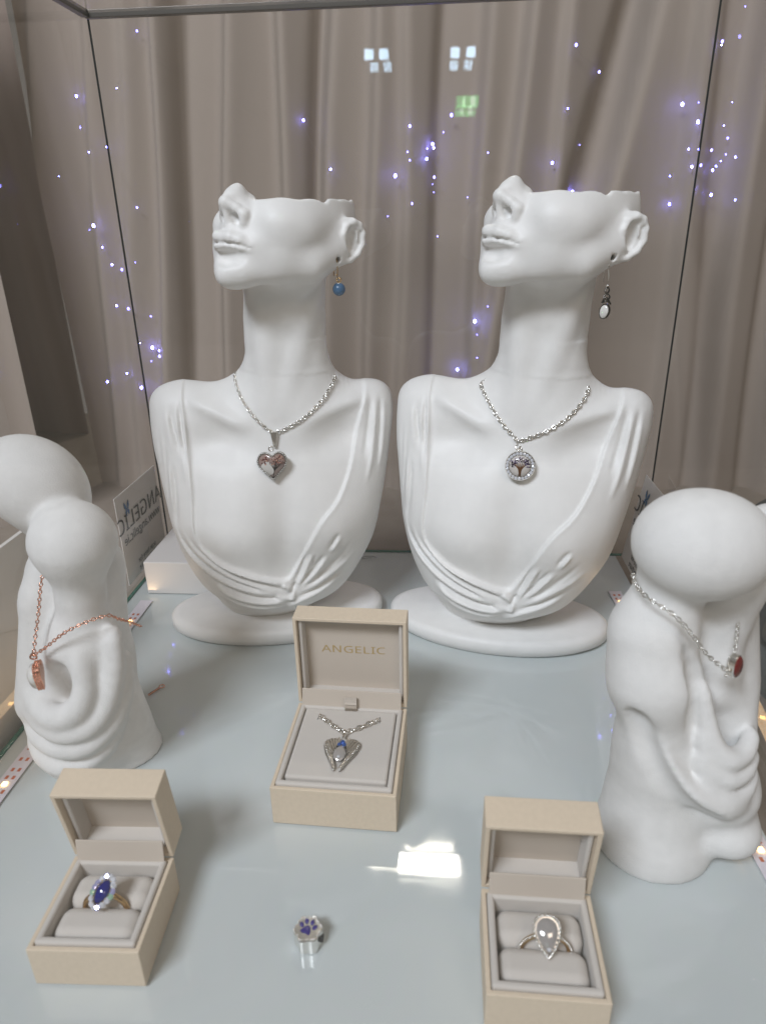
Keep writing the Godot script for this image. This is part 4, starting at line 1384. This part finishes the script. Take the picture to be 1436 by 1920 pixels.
func sculpt_bust() -> Sculpt:
	var s := Sculpt.new()
	var left := curve([Vector2(2, -50), Vector2(12, -51), Vector2(20, -54), Vector2(31, -58), Vector2(40, -65), Vector2(59, -73), Vector2(81, -78), Vector2(104, -80.5), Vector2(124, -82.5), Vector2(144, -84.5), Vector2(166, -84.5), Vector2(200, -82)])
	var right := curve([Vector2(2, 25), Vector2(12, 26), Vector2(17, 29), Vector2(25, 39), Vector2(33, 49), Vector2(51, 60.5), Vector2(68, 68.5), Vector2(94, 74.5), Vector2(119, 79.5), Vector2(146, 84), Vector2(160, 85.5), Vector2(200, 84)])
	var top := curve([Vector2(-100, 178), Vector2(-84, 182), Vector2(-72, 185), Vector2(-59, 186.5), Vector2(-40, 184), Vector2(-24, 187), Vector2(12, 194), Vector2(44, 185), Vector2(56, 181.5), Vector2(68, 182), Vector2(78, 181), Vector2(100, 174)])
	var cx := PackedFloat32Array()
	var w := PackedFloat32Array()
	for j in NY:
		var y := Y0 + j * STEP
		cx.append((left.sample(y) + right.sample(y)) * 0.5)
		w.append((right.sample(y) - left.sample(y)) * 0.5)
	var tops := PackedFloat32Array()
	for i in NX:
		tops.append(top.sample(X0 + i * STEP))
	var r := bust_relief(cx, w)
	s.first = func(p: Vector3) -> float:
		var j := clampi(int((p.y - Y0) / STEP), 0, NY - 1)
		var i := clampi(int((p.x - X0) / STEP), 0, NX - 1)
		var d := (p.z - r.at(p.x, p.y)) * 0.78
		var e := absf(p.x - cx[j]) - w[j]
		var h := maxf(17.0 - absf(d - e), 0.0)
		d = maxf(d, e) + h * h * 0.25 / 17.0
		e = -22.0 - p.z
		h = maxf(8.0 - absf(d - e), 0.0)
		d = maxf(d, e) + h * h * 0.25 / 8.0
		e = p.y - tops[i]
		h = maxf(15.0 - absf(d - e), 0.0)
		d = maxf(d, e) + h * h * 0.25 / 15.0
		return maxf(d, 6.0 - p.y)
	# head mass
	var face := Basis(Vector3(0.669, 0, 0.743), Vector3.UP, Vector3(-0.743, 0, 0.669))
	s.ell(Vector3(24, 279, 1), Vector3(36.5, 44, 44), 8, 0, face)
	s.ball(Vector3(14.3, 280.0, 36.6), 11, 12)
	s.ball(Vector3(26.6, 277.0, 32.3), 10.5, 12)
	s.cap(Vector3(-15.4, 280.0, 9.6), Vector3(-15.4, 259.0, 23.0), 10.3, 9, 9)
	s.ball(Vector3(-6.5, 278.0, 28.4), 11.5, 10)
	s.cap(Vector3(-10.9, 269.0, 32.4), Vector3(-10.2, 259.0, 31.8), 8.5, 8, 9)
	s.cap(Vector3(0.5, 268.5, 37.6), Vector3(-15.6, 269.0, 20.5), 6.6, 7.0, 9)
	s.ball(Vector3(-16.5, 255.0, 37.5), 7.6, 7)
	s.cap(Vector3(-6.2, 255.5, 37.6), Vector3(31.5, 258.5, 33.3), 7.5, 6.4, 9)
	s.cap(Vector3(31.5, 258.5, 33.3), Vector3(49.9, 268.0, 20.8), 7, 8, 9)
	s.cap(Vector3(-15.6, 255.5, 27.2), Vector3(-7.3, 258.0, -9.8), 7.5, 8, 9)
	s.ball(Vector3(14.6, 265.0, 32.4), 11, 12)
	s.middle_at = s.a.size()
	s.middle = func(p: Vector3, d: float) -> float:   # the face ends below the eyes and behind the ear, and is hollow inside
		if p.y < 213.0:
			return d
		var f := (p.x - 24.0) * -0.743 + (p.z - 1.0) * 0.669
		var e := p.y - (294.3 + 0.4 * sin(f * 0.21 + 1.0) + 0.3 * sin(f * 0.47) - 2.4 * exp(-pow((f - 7.0) / 3.0, 2.0)))
		var k := 1.1
		var h := maxf(k - absf(d - e), 0.0)
		var o := maxf(d, e) + h * h * 0.25 / k
		e = -25.0 - f + maxf(0.0, 279.0 - p.y) * 0.9
		h = maxf(6.0 - absf(o - e), 0.0)
		o = maxf(o, e) + h * h * 0.25 / 6.0
		var q: Vector3 = (p - Vector3(24, 297, 1)) * face / Vector3(33.0, 26, 38)
		e = -(q.length() - 1.0) * 26.0
		return maxf(o, e)
	# neck
	s.cap(Vector3(3, 160, -4), Vector3(4.5, 222, -3.5), 17.5, 16.8, 24)
	s.cap(Vector3(20, 160, -4), Vector3(21, 222, -3.5), 17.5, 16.8, 24)
	s.cap(Vector3(4, 212, -3.5), Vector3(6, 252, -4), 17.2, 17, 4.5)
	s.cap(Vector3(20.5, 212, -3.5), Vector3(25, 256, -4), 17.2, 17, 4.5)
	s.cap(Vector3(1, 166, 13), Vector3(0, 240, 12), 3.0, 5.0, 10)
	s.cap(Vector3(7, 165, 15), Vector3(34, 250, 10), 3.0, 5.0, 8)
	# nose
	s.cap(Vector3(-14.7, 293.4, 35.9), Vector3(-11.1, 296.7, 32.6), 3.2, 3.3, 3)
	s.cap(Vector3(-11.1, 296.7, 32.6), Vector3(-7.5, 299.8, 29.4), 3.3, 2.2, 3)
	s.cap(Vector3(-7.2, 299.6, 29.1), Vector3(1.1, 291.5, 25.6), 2.2, 3.0, 4)
	s.ball(Vector3(-3.5, 292.3, 28.4), 4.6, 4)
	s.cap(Vector3(-8.2, 297.9, 30.0), Vector3(-9.3, 289.6, 31.0), 4, 5, 3)
	s.cap(Vector3(-7.7, 295.6, 32.2), Vector3(-3.5, 288.3, 35.1), 4, 3.4, 4)
	s.chain([Vector3(-14.1, 293.1, 36.7), Vector3(-8.4, 289.7, 38.3), Vector3(-4.6, 286.3, 39.5), Vector3(-5.2, 282.5, 40.1)], [3.2, 2.4, 3.0, 2.3], 1.6)
	s.cap(Vector3(-15.2, 292.6, 35.0), Vector3(-17.0, 285.6, 27.1), 3.0, 2.6, 2.0)
	s.cap(Vector3(-14.8, 292.3, 36.0), Vector3(-14.3, 281.0, 35.5), 2.4, 1.7, 1.5)
	s.cap(Vector3(-9.4, 283.6, 37.8), Vector3(-8.1, 288.1, 36.7), 2.7, 1.8, 1.6, 1)
	s.cap(Vector3(-17.1, 284.9, 32.7), Vector3(-13.7, 288.6, 29.6), 2.0, 1.5, 1.2, 1)
	# lips
	s.chain([Vector3(-22.6, 272.5, 28.1), Vector3(-20.3, 275.5, 35.5), Vector3(-17.1, 274.6, 38.0), Vector3(-13.6, 274.8, 40.3), Vector3(-8.0, 272.8, 42.6), Vector3(-2.3, 270.0, 43.9)], [1.7, 3.0, 2.7, 3.2, 2.8, 1.6], 2.2)
	s.chain([Vector3(-23.0, 270.5, 28.6), Vector3(-20.5, 270.4, 35.7), Vector3(-16.7, 270.2, 37.7), Vector3(-13.0, 270.0, 39.7), Vector3(-7.8, 269.4, 42.4), Vector3(-2.4, 268.5, 44.0)], [1.7, 2.6, 3.1, 3.1, 2.7, 1.5], 2.0)
	s.chain([Vector3(-25.0, 271.2, 29.0), Vector3(-22.1, 272.4, 35.8), Vector3(-19.3, 272.1, 40.0), Vector3(-15.0, 272.2, 41.5), Vector3(-8.9, 270.9, 44.9), Vector3(-1.4, 268.6, 45.7)], [0.6, 0.9, 0.6, 0.9, 0.75, 0.6], 1.0, 1)
	s.chain([Vector3(-20.7, 264.1, 37.3), Vector3(-16.9, 263.9, 40.5), Vector3(-10.5, 264.7, 44.2)], [1.4, 2.2, 1.4], 6.0, 1)
	# ear
	var back := Basis(Vector3(0.93, 0, -0.36), Vector3(0.08, 0.98, 0.15), Vector3(0.36, 0, 0.93))
	s.ell(Vector3(55.2, 271.7, 22.3), Vector3(8.6, 13.0, 2.6), 3.5, 0, back)
	s.ball(Vector3(46.9, 261.2, 26.6), 3.9, 3.0)
	s.chain([Vector3(52.9, 269.4, 26.4), Vector3(51.9, 274.8, 27.8), Vector3(54.0, 279.4, 27.0), Vector3(58.2, 281.4, 24.9), Vector3(61.8, 279.9, 22.7), Vector3(63.6, 275.1, 21.8), Vector3(63.4, 269.1, 21.7), Vector3(60.4, 263.7, 22.6), Vector3(55.5, 260.6, 24.1), Vector3(50.0, 259.9, 26.0)], [1.6, 1.9, 1.9, 1.8, 1.7, 1.6, 1.5, 1.5, 1.8, 2.4], 1.4)
	s.chain([Vector3(59.9, 277.5, 22.8), Vector3(59.2, 272.2, 23.6), Vector3(56.7, 267.5, 24.5), Vector3(52.4, 264.0, 25.7), Vector3(48.9, 262.9, 26.6)], [1.1, 1.3, 1.4, 1.4, 1.3], 1.2)
	s.ell(Vector3(56.2, 271.7, 25.7), Vector3(4.0, 7.5, 3.6), 1.2, 1, back)
	s.chain([Vector3(62.2, 275.7, 23.0), Vector3(61.3, 269.7, 23.3), Vector3(58.5, 265.3, 24.4), Vector3(54.6, 262.4, 25.7)], [0.9, 1.0, 1.0, 0.7], 0.8, 1)
	s.ball(Vector3(50.2, 267.1, 26.6), 2.2, 2.0)
	s.cap(Vector3(42.8, 261.1, 18.5), Vector3(49.3, 261.1, 35.3), 1.7, 1.7, 0.6, 1)
	s.mesh(Vector3(-99, 6, -30), Vector3(99, 314, 62), 1.0, 1.4)
	s.smooth(1, 0.2)
	return s

# ---------------------------------------------------------------- the two embracing couples, in millimetres, origin on the glass under each
func sculpt_pair_with_two_heads() -> Sculpt:
	var s := Sculpt.new()
	# the taller figure behind
	s.ell(Vector3(-15.4, 163.6, -14.0), Vector3(27.5, 22.5, 23), 4, 0, Basis(Vector3.BACK, deg_to_rad(-38)))
	s.cap(Vector3(-9.4, 149.8, -16.0), Vector3(-5.4, 113.1, -22.0), 15, 17, 10)
	s.cap(Vector3(-1.2, 111.5, -22.0), Vector3(-7.0, 55.2, -16.0), 19, 21, 10)
	s.cap(Vector3(-7.0, 55.2, -16.0), Vector3(-9.0, 7.2, -10.0), 21, 27, 12)
	s.cap(Vector3(-20.1, 116.3, -14.0), Vector3(-22.1, 101.2, -2.0), 7, 6, 8)
	s.cap(Vector3(-21.4, 104.4, -2.0), Vector3(-28.2, 43.8, 8.0), 6, 7.5, 6)
	s.cap(Vector3(-13.9, 111.7, -12.0), Vector3(-24.6, 43.3, -2.0), 12, 18, 10)
	# the smaller figure leaning in front
	s.ball(Vector3(10.5, 141.2, 6.0), 19.6, 5)
	s.cap(Vector3(11.0, 139.5, 6.0), Vector3(8.2, 112.8, 5.0), 19.2, 10.5, 5)
	s.cap(Vector3(7.4, 108.5, 4.0), Vector3(5.1, 86.9, 5.0), 10.5, 15, 9)
	s.cap(Vector3(14.6, 85.9, 6.0), Vector3(10.4, 46.1, 9.0), 8.5, 10, 9)
	s.cap(Vector3(-0.9, 90.9, 9.0), Vector3(-2.3, 72.5, 13.0), 8, 9, 7)
	s.cap(Vector3(2.1, 75.7, 8.0), Vector3(-4.7, 41.1, 8.0), 14, 18, 10)
	# lap, skirt and foot
	s.ell(Vector3(-9.6, 15.7, 2.0), Vector3(27, 19, 24), 12)
	s.cap(Vector3(9.6, 30.4, -6.0), Vector3(13.7, 2.3, -10.0), 13, 12, 12)
	s.ell(Vector3(10.6, -6.0, -8.0), Vector3(16, 11, 18), 10)
	s.ell(Vector3(-22.0, -20.4, 4.0), Vector3(22, 10, 24), 10)
	s.ell(Vector3(-3.8, 64.6, 23.0), Vector3(11.5, 15.5, 13), 7, 1)
	# hanging folds
	s.chain([Vector3(24.3, 92.9, 11.0), Vector3(23.4, 74.0, 14.0), Vector3(17.7, 54.2, 18.0), Vector3(7.7, 42.8, 23.0), Vector3(-5.6, 40.4, 25.0), Vector3(-19.4, 42.6, 20.0), Vector3(-26.7, 48.5, 13.0)], [3.5, 4.2, 4.6, 4.8, 4.6, 4.0, 3.2], 4.5, 0, 3)
	s.chain([Vector3(25.8, 75.1, 6.0), Vector3(24.0, 57.0, 9.0), Vector3(17.1, 39.4, 16.0), Vector3(4.9, 30.0, 23.0), Vector3(-8.8, 29.1, 25.0), Vector3(-23.9, 30.2, 19.0), Vector3(-30.6, 36.2, 12.0)], [3.0, 3.6, 4.2, 4.4, 4.2, 3.6, 2.8], 3.5, 0, 3)
	s.chain([Vector3(23.5, 54.7, 6.0), Vector3(15.5, 29.1, 14.0), Vector3(2.0, 17.4, 22.0), Vector3(-12.1, 15.7, 24.0), Vector3(-26.0, 17.6, 18.0), Vector3(-32.5, 25.2, 12.0)], [2.6, 3.4, 4.0, 4.0, 3.4, 2.6], 3.0, 0, 3)
	s.chain([Vector3(9.0, 82.9, 19.0), Vector3(10.0, 66.3, 22.0), Vector3(4.4, 54.5, 25.0), Vector3(-7.0, 50.0, 25.0), Vector3(-18.7, 50.8, 19.0), Vector3(-24.1, 54.8, 13.0)], [2.5, 3.4, 4.0, 3.8, 3.0, 2.4], 6, 0, 3)
	s.last = func(p: Vector3, d: float) -> float: return maxf(d, 0.15 - p.y)
	s.mesh(Vector3(-85, -1, -52), Vector3(60, 190, 42), 1.35, 1.3)
	s.smooth(2, 0.4)
	return s

func sculpt_pair_with_bowed_head() -> Sculpt:
	var s := Sculpt.new()
	s.ell(Vector3(-18.2, 160.1, 0.0), Vector3(27.3, 22.2, 24), 4, 0, Basis(Vector3.BACK, deg_to_rad(-4)))
	s.ball(Vector3(24.4, 149.1, -30.0), 16, 4)
	s.cap(Vector3(4.5, 138.5, -12.0), Vector3(1.9, 121.4, -12.0), 13, 11, 6)
	s.cap(Vector3(-25.3, 141.1, -6.0), Vector3(-28.5, 120.2, -4.0), 14, 15, 7)
	# the near shoulder and arm
	s.cap(Vector3(-32.5, 116.0, -2.0), Vector3(-30.0, 97.0, 2.0), 17.5, 18.5, 8)
	s.cap(Vector3(-28.7, 97.0, 2.0), Vector3(-20.6, 54.4, 0.0), 17.5, 17, 8)
	s.cap(Vector3(-19.9, 54.0, -4.0), Vector3(-18.0, 13.3, -2.0), 19, 25, 12)
	# the hollow between them, then the far arm
	s.cap(Vector3(-1.7, 114.9, -18.0), Vector3(11.2, 21.8, -12.0), 14, 19, 8)
	s.cap(Vector3(11.3, 114.3, -24.0), Vector3(17.3, 82.4, -20.0), 10, 9, 8)
	s.cap(Vector3(0.7, 113.0, -8.0), Vector3(2.2, 86.6, -2.0), 6, 6.5, 6)
	s.cap(Vector3(11.8, 80.8, -10.0), Vector3(13.7, 61.7, -4.0), 9, 8, 7)
	# skirt and foot
	s.ell(Vector3(7.2, 35.2, 0.0), Vector3(19, 16, 19), 9)
	s.ell(Vector3(-17.7, 2.0, 2.0), Vector3(25.5, 15, 23), 10)
	s.ell(Vector3(12.5, 16.4, 4.0), Vector3(16, 12, 17), 6)
	s.chain([Vector3(-23.3, 131.0, 15.0), Vector3(-17.5, 108.9, 14.0), Vector3(-14.7, 89.0, 16.0), Vector3(-11.4, 72.0, 19.0)], [1.2, 3.0, 3.2, 1.4], 5, 1, 3)
	s.chain([Vector3(-8.3, 113.6, 11.0), Vector3(-4.4, 93.7, 11.0), Vector3(-2.0, 78.6, 13.0)], [0.8, 2.2, 1.0], 4, 1, 3)
	s.ell(Vector3(4.2, 85.6, 13.0), Vector3(7, 11, 9.5), 5, 1)
	# hanging folds
	s.chain([Vector3(-11.5, 98.1, 10.0), Vector3(-8.6, 84.0, 13.0), Vector3(-4.7, 72.5, 16.0), Vector3(2.0, 66.8, 17.0), Vector3(10.1, 67.3, 12.0), Vector3(15.0, 70.8, 5.0)], [2.2, 3.0, 3.6, 4.0, 3.4, 2.6], 3, 0, 3)
	s.chain([Vector3(-10.4, 77.1, 15.0), Vector3(-6.3, 64.4, 18.0), Vector3(2.3, 58.1, 19.0), Vector3(10.9, 58.5, 14.0), Vector3(16.8, 61.0, 6.0)], [2.4, 3.4, 3.8, 3.4, 2.6], 2.2, 0, 3)
	s.chain([Vector3(-10.4, 67.4, 17.0), Vector3(-5.4, 54.5, 20.0), Vector3(3.6, 48.4, 20.0), Vector3(12.7, 48.4, 14.0), Vector3(17.7, 51.6, 7.0)], [2.6, 3.6, 4.0, 3.4, 2.6], 2.2, 0, 3)
	s.chain([Vector3(-33.2, 78.1, 14.0), Vector3(-25.4, 62.6, 19.0), Vector3(-15.4, 51.2, 22.0), Vector3(-3.1, 44.0, 22.0), Vector3(10.7, 41.8, 15.0)], [2.6, 4.2, 5.2, 4.6, 3.2], 5, 0, 3)
	s.chain([Vector3(-38.1, 91.2, 13.0), Vector3(-34.7, 74.5, 16.5), Vector3(-28.7, 60.6, 22.0), Vector3(-18.0, 47.9, 26.0), Vector3(-2.6, 39.8, 25.0)], [0.3, 1.4, 2.0, 1.8, 0.6], 8, 1, 3)
	s.last = func(p: Vector3, d: float) -> float: return maxf(d, 0.15 - p.y)
	s.mesh(Vector3(-52, -1, -55), Vector3(60, 190, 45), 1.35, 1.3)
	s.smooth(2, 0.4)
	return s

# ---------------------------------------------------------------- sculpting: a distance field in millimetres, meshed as sparse surface nets
class Sculpt:
	var a := PackedVector3Array()
	var b := PackedVector3Array()
	var ra := PackedFloat32Array()
	var rb := PackedFloat32Array()
	var inv := PackedFloat32Array()
	var kk := PackedFloat32Array()
	var op := PackedInt32Array()          # 0 add, 1 carve
	var kind := PackedInt32Array()        # 0 tapered capsule, 1 ellipsoid
	var bc := PackedVector3Array()
	var br := PackedFloat32Array()
	var turn: Array[Basis] = []
	var rad := PackedVector3Array()
	var first : Callable
	var last: Callable
	var middle: Callable                  # what is done to the field before part number middle_at
	var middle_at := -1
	var near: PackedInt32Array
	var verts := PackedVector3Array()
	var norms := PackedVector3Array()
	var faces := PackedInt32Array()

	func cap(p: Vector3, q: Vector3, r0: float, r1: float, k := 3.0, o := 0) -> void:
		a.append(p)
		b.append(q - p)
		ra.append(r0)
		rb.append(r1)
		inv.append(1.0 / maxf((q - p).length_squared(), 1e-9))
		kk.append(k)
		op.append(o)
		kind.append(0)
		bc.append((p + q) * 0.5)
		br.append((q - p).length() * 0.5 + maxf(r0, r1))
		turn.append(Basis())
		rad.append(Vector3.ONE)

	func ball(p: Vector3, r: float, k := 3.0, o := 0) -> void:
		cap(p, p, r, r, k, o)

	func ell(p: Vector3, r: Vector3, k := 3.0, o := 0, t := Basis()) -> void:
		a.append(p)
		b.append(Vector3.ZERO)
		ra.append(0)
		rb.append(0)
		inv.append(0)
		kk.append(k)
		op.append(o)
		kind.append(1)
		bc.append(p)
		br.append(maxf(r.x, maxf(r.y, r.z)))
		turn.append(t.inverse())
		rad.append(r)

	func chain(pts: Array, r: Array, k := 2.0, o := 0, steps := 1) -> void:
		var n := pts.size()
		for i in n - 1:
			var p: Vector3 = pts[i]
			for j in steps:
				var t := (j + 1.0) / steps
				var q: Vector3 = (pts[i] as Vector3).cubic_interpolate(pts[i + 1], pts[maxi(i - 1, 0)], pts[mini(i + 2, n - 1)], t)
				cap(p, q, lerpf(r[i], r[i + 1], t - 1.0 / steps), lerpf(r[i], r[i + 1], t), k, o)
				p = q

	func field(p: Vector3, list: PackedInt32Array) -> float:
		var d: float = first.call(p) if first.is_valid() else 1e4
		var due := middle.is_valid()
		for i in list:
			if due and i >= middle_at:
				d = middle.call(p, d)
				due = false
			var k := kk[i]
			var lb := p.distance_to(bc[i]) - br[i]
			var e: float
			if op[i] == 0:
				if lb > d + k:
					continue
			elif lb > k - d:
				continue
			if kind[i] == 0:
				var pa := p - a[i]
				var h := clampf(pa.dot(b[i]) * inv[i], 0.0, 1.0)
				e = (pa - b[i] * h).length() - ra[i] - (rb[i] - ra[i]) * h
			else:
				var q: Vector3 = turn[i] * (p - a[i])
				var u := q / rad[i]
				var k0 := u.length()
				var k1 := (u / rad[i]).length()
				e = k0 * (k0 - 1.0) / maxf(k1, 1e-6) if k0 > 0.05 else -rad[i].x
			if op[i] == 0:
				var h2 := maxf(k - absf(d - e), 0.0)
				d = minf(d, e) - h2 * h2 * 0.25 / k
			else:
				e = -e
				var h3 := maxf(k - absf(d - e), 0.0)
				d = maxf(d, e) + h3 * h3 * 0.25 / k
		if due:
			d = middle.call(p, d)
		return last.call(p, d) if last.is_valid() else d

	func all() -> PackedInt32Array:
		return PackedInt32Array(range(a.size()))

	func close(c: Vector3, reach: float, from: PackedInt32Array) -> PackedInt32Array:
		var out := PackedInt32Array()
		for i in from:
			if c.distance_to(bc[i]) - br[i] - kk[i] < reach:
				out.append(i)
		return out

	# lo, hi: the box; h: the cell; slack: how far the field may be from a true distance
	func mesh(lo: Vector3, hi: Vector3, h: float, slack := 1.35) -> void:
		var B := 4
		var nb := Vector3i(((hi - lo) / (h * B)).ceil())
		var n := nb * B + Vector3i.ONE
		var grid := PackedFloat32Array()
		grid.resize(n.x * n.y * n.z)
		grid.fill(1e9)
		var everything := all()
		var S := 4                       # blocks per side of a super block
		var used: Array[Vector3i] = []
		var half := h * B * 0.5
		for sx in ceili(nb.x / float(S)):
			for sy in ceili(nb.y / float(S)):
				for sz in ceili(nb.z / float(S)):
					var c := lo + (Vector3(sx, sy, sz) * S + Vector3.ONE * S * 0.5) * h * B
					var reach := half * S * 1.74
					var some := close(c, reach * 2.0 + 26.0, everything)
					if absf(field(c, everything)) > reach * slack + 4.0:
						continue
					for x in range(sx * S, mini(sx * S + S, nb.x)):
						for y in range(sy * S, mini(sy * S + S, nb.y)):
							for z in range(sz * S, mini(sz * S + S, nb.z)):
								var cc := lo + (Vector3(x, y, z) + Vector3.ONE * 0.5) * h * B
								if absf(field(cc, some)) > half * 1.74 * slack + 0.3:
									continue
								used.append(Vector3i(x, y, z))
								for i in B + 1:
									for j in B + 1:
										var at := ((x * B + i) * n.y + y * B + j) * n.z + z * B
										for l in B + 1:
											if grid[at + l] > 1e8:
												grid[at + l] = field(lo + Vector3(x * B + i, y * B + j, z * B + l) * h, some)
		var index := {}
		var sx2 := n.y * n.z
		var sy2 := n.z
		for blk in used:
			for i in B:
				for j in B:
					for l in B:
						var X := blk.x * B + i
						var Y := blk.y * B + j
						var Z := blk.z * B + l
						var at := X * sx2 + Y * sy2 + Z
						var v0 := grid[at]
						var v1 := grid[at + sx2]
						var v2 := grid[at + sy2]
						var v3 := grid[at + sx2 + sy2]
						var v4 := grid[at + 1]
						var v5 := grid[at + sx2 + 1]
						var v6 := grid[at + sy2 + 1]
						var v7 := grid[at + sx2 + sy2 + 1]
						var m := int(v0 < 0.0) + int(v1 < 0.0) + int(v2 < 0.0) + int(v3 < 0.0) + int(v4 < 0.0) + int(v5 < 0.0) + int(v6 < 0.0) + int(v7 < 0.0)
						if m == 0 or m == 8:
							continue
						var s := Vector3.ZERO
						var k := 0
						if (v0 < 0.0) != (v1 < 0.0):
							s += Vector3(v0 / (v0 - v1), 0, 0)
							k += 1
						if (v2 < 0.0) != (v3 < 0.0):
							s += Vector3(v2 / (v2 - v3), 1, 0)
							k += 1
						if (v4 < 0.0) != (v5 < 0.0):
							s += Vector3(v4 / (v4 - v5), 0, 1)
							k += 1
						if (v6 < 0.0) != (v7 < 0.0):
							s += Vector3(v6 / (v6 - v7), 1, 1)
							k += 1
						if (v0 < 0.0) != (v2 < 0.0):
							s += Vector3(0, v0 / (v0 - v2), 0)
							k += 1
						if (v1 < 0.0) != (v3 < 0.0):
							s += Vector3(1, v1 / (v1 - v3), 0)
							k += 1
						if (v4 < 0.0) != (v6 < 0.0):
							s += Vector3(0, v4 / (v4 - v6), 1)
							k += 1
						if (v5 < 0.0) != (v7 < 0.0):
							s += Vector3(1, v5 / (v5 - v7), 1)
							k += 1
						if (v0 < 0.0) != (v4 < 0.0):
							s += Vector3(0, 0, v0 / (v0 - v4))
							k += 1
						if (v1 < 0.0) != (v5 < 0.0):
							s += Vector3(1, 0, v1 / (v1 - v5))
							k += 1
						if (v2 < 0.0) != (v6 < 0.0):
							s += Vector3(0, 1, v2 / (v2 - v6))
							k += 1
						if (v3 < 0.0) != (v7 < 0.0):
							s += Vector3(1, 1, v3 / (v3 - v7))
							k += 1
						index[at] = verts.size()
						verts.append(lo + (Vector3(X, Y, Z) + s / k) * h)
		for at: int in index:
			var v := grid[at]
			var inside := v < 0.0
			if inside != (grid[at + sx2] < 0.0):
				quad(index, at, at - sy2, at - sy2 - 1, at - 1, inside)
			if inside != (grid[at + sy2] < 0.0):
				quad(index, at, at - 1, at - sx2 - 1, at - sx2, inside)
			if inside != (grid[at + 1] < 0.0):
				quad(index, at, at - sx2, at - sx2 - sy2, at - sy2, inside)

	func quad(index: Dictionary, p: int, q: int, r: int, s: int, flip: bool) -> void:
		if not (index.has(q) and index.has(r) and index.has(s)):
			return
		var i: int = index[p]
		var j: int = index[q]
		var k: int = index[r]
		var l: int = index[s]
		if flip:
			faces.append_array([i, k, j, i, l, k])
		else:
			faces.append_array([i, j, k, i, k, l])

	func smooth(times: int, share: float) -> void:
		for t in times:
			var sum := PackedVector3Array()
			var cnt := PackedInt32Array()
			sum.resize(verts.size())
			cnt.resize(verts.size())
			for f in range(0, faces.size(), 3):
				for e in 3:
					var i := faces[f + e]
					var j := faces[f + (e + 1) % 3]
					sum[i] += verts[j]
					cnt[i] += 1
			for i in verts.size():
				if cnt[i] > 0:
					verts[i] = verts[i].lerp(sum[i] / cnt[i], share)

	func normals() -> void:
		norms.resize(verts.size())
		norms.fill(Vector3.ZERO)
		for f in range(0, faces.size(), 3):
			var i := faces[f]
			var j := faces[f + 1]
			var k := faces[f + 2]
			var nn := (verts[k] - verts[i]).cross(verts[j] - verts[i])
			norms[i] += nn
			norms[j] += nn
			norms[k] += nn
		for i in norms.size():
			norms[i] = norms[i].normalized()

	func build(s := 0.001) -> ArrayMesh:
		normals()
		var out := []
		out.resize(Mesh.ARRAY_MAX)
		var v := PackedVector3Array()
		v.resize(verts.size())
		for i in verts.size():
			v[i] = verts[i] * s
		out[Mesh.ARRAY_VERTEX] = v
		out[Mesh.ARRAY_NORMAL] = norms
		out[Mesh.ARRAY_INDEX] = faces
		var m := ArrayMesh.new()
		m.add_surface_from_arrays(Mesh.PRIMITIVE_TRIANGLES, out)
		return m
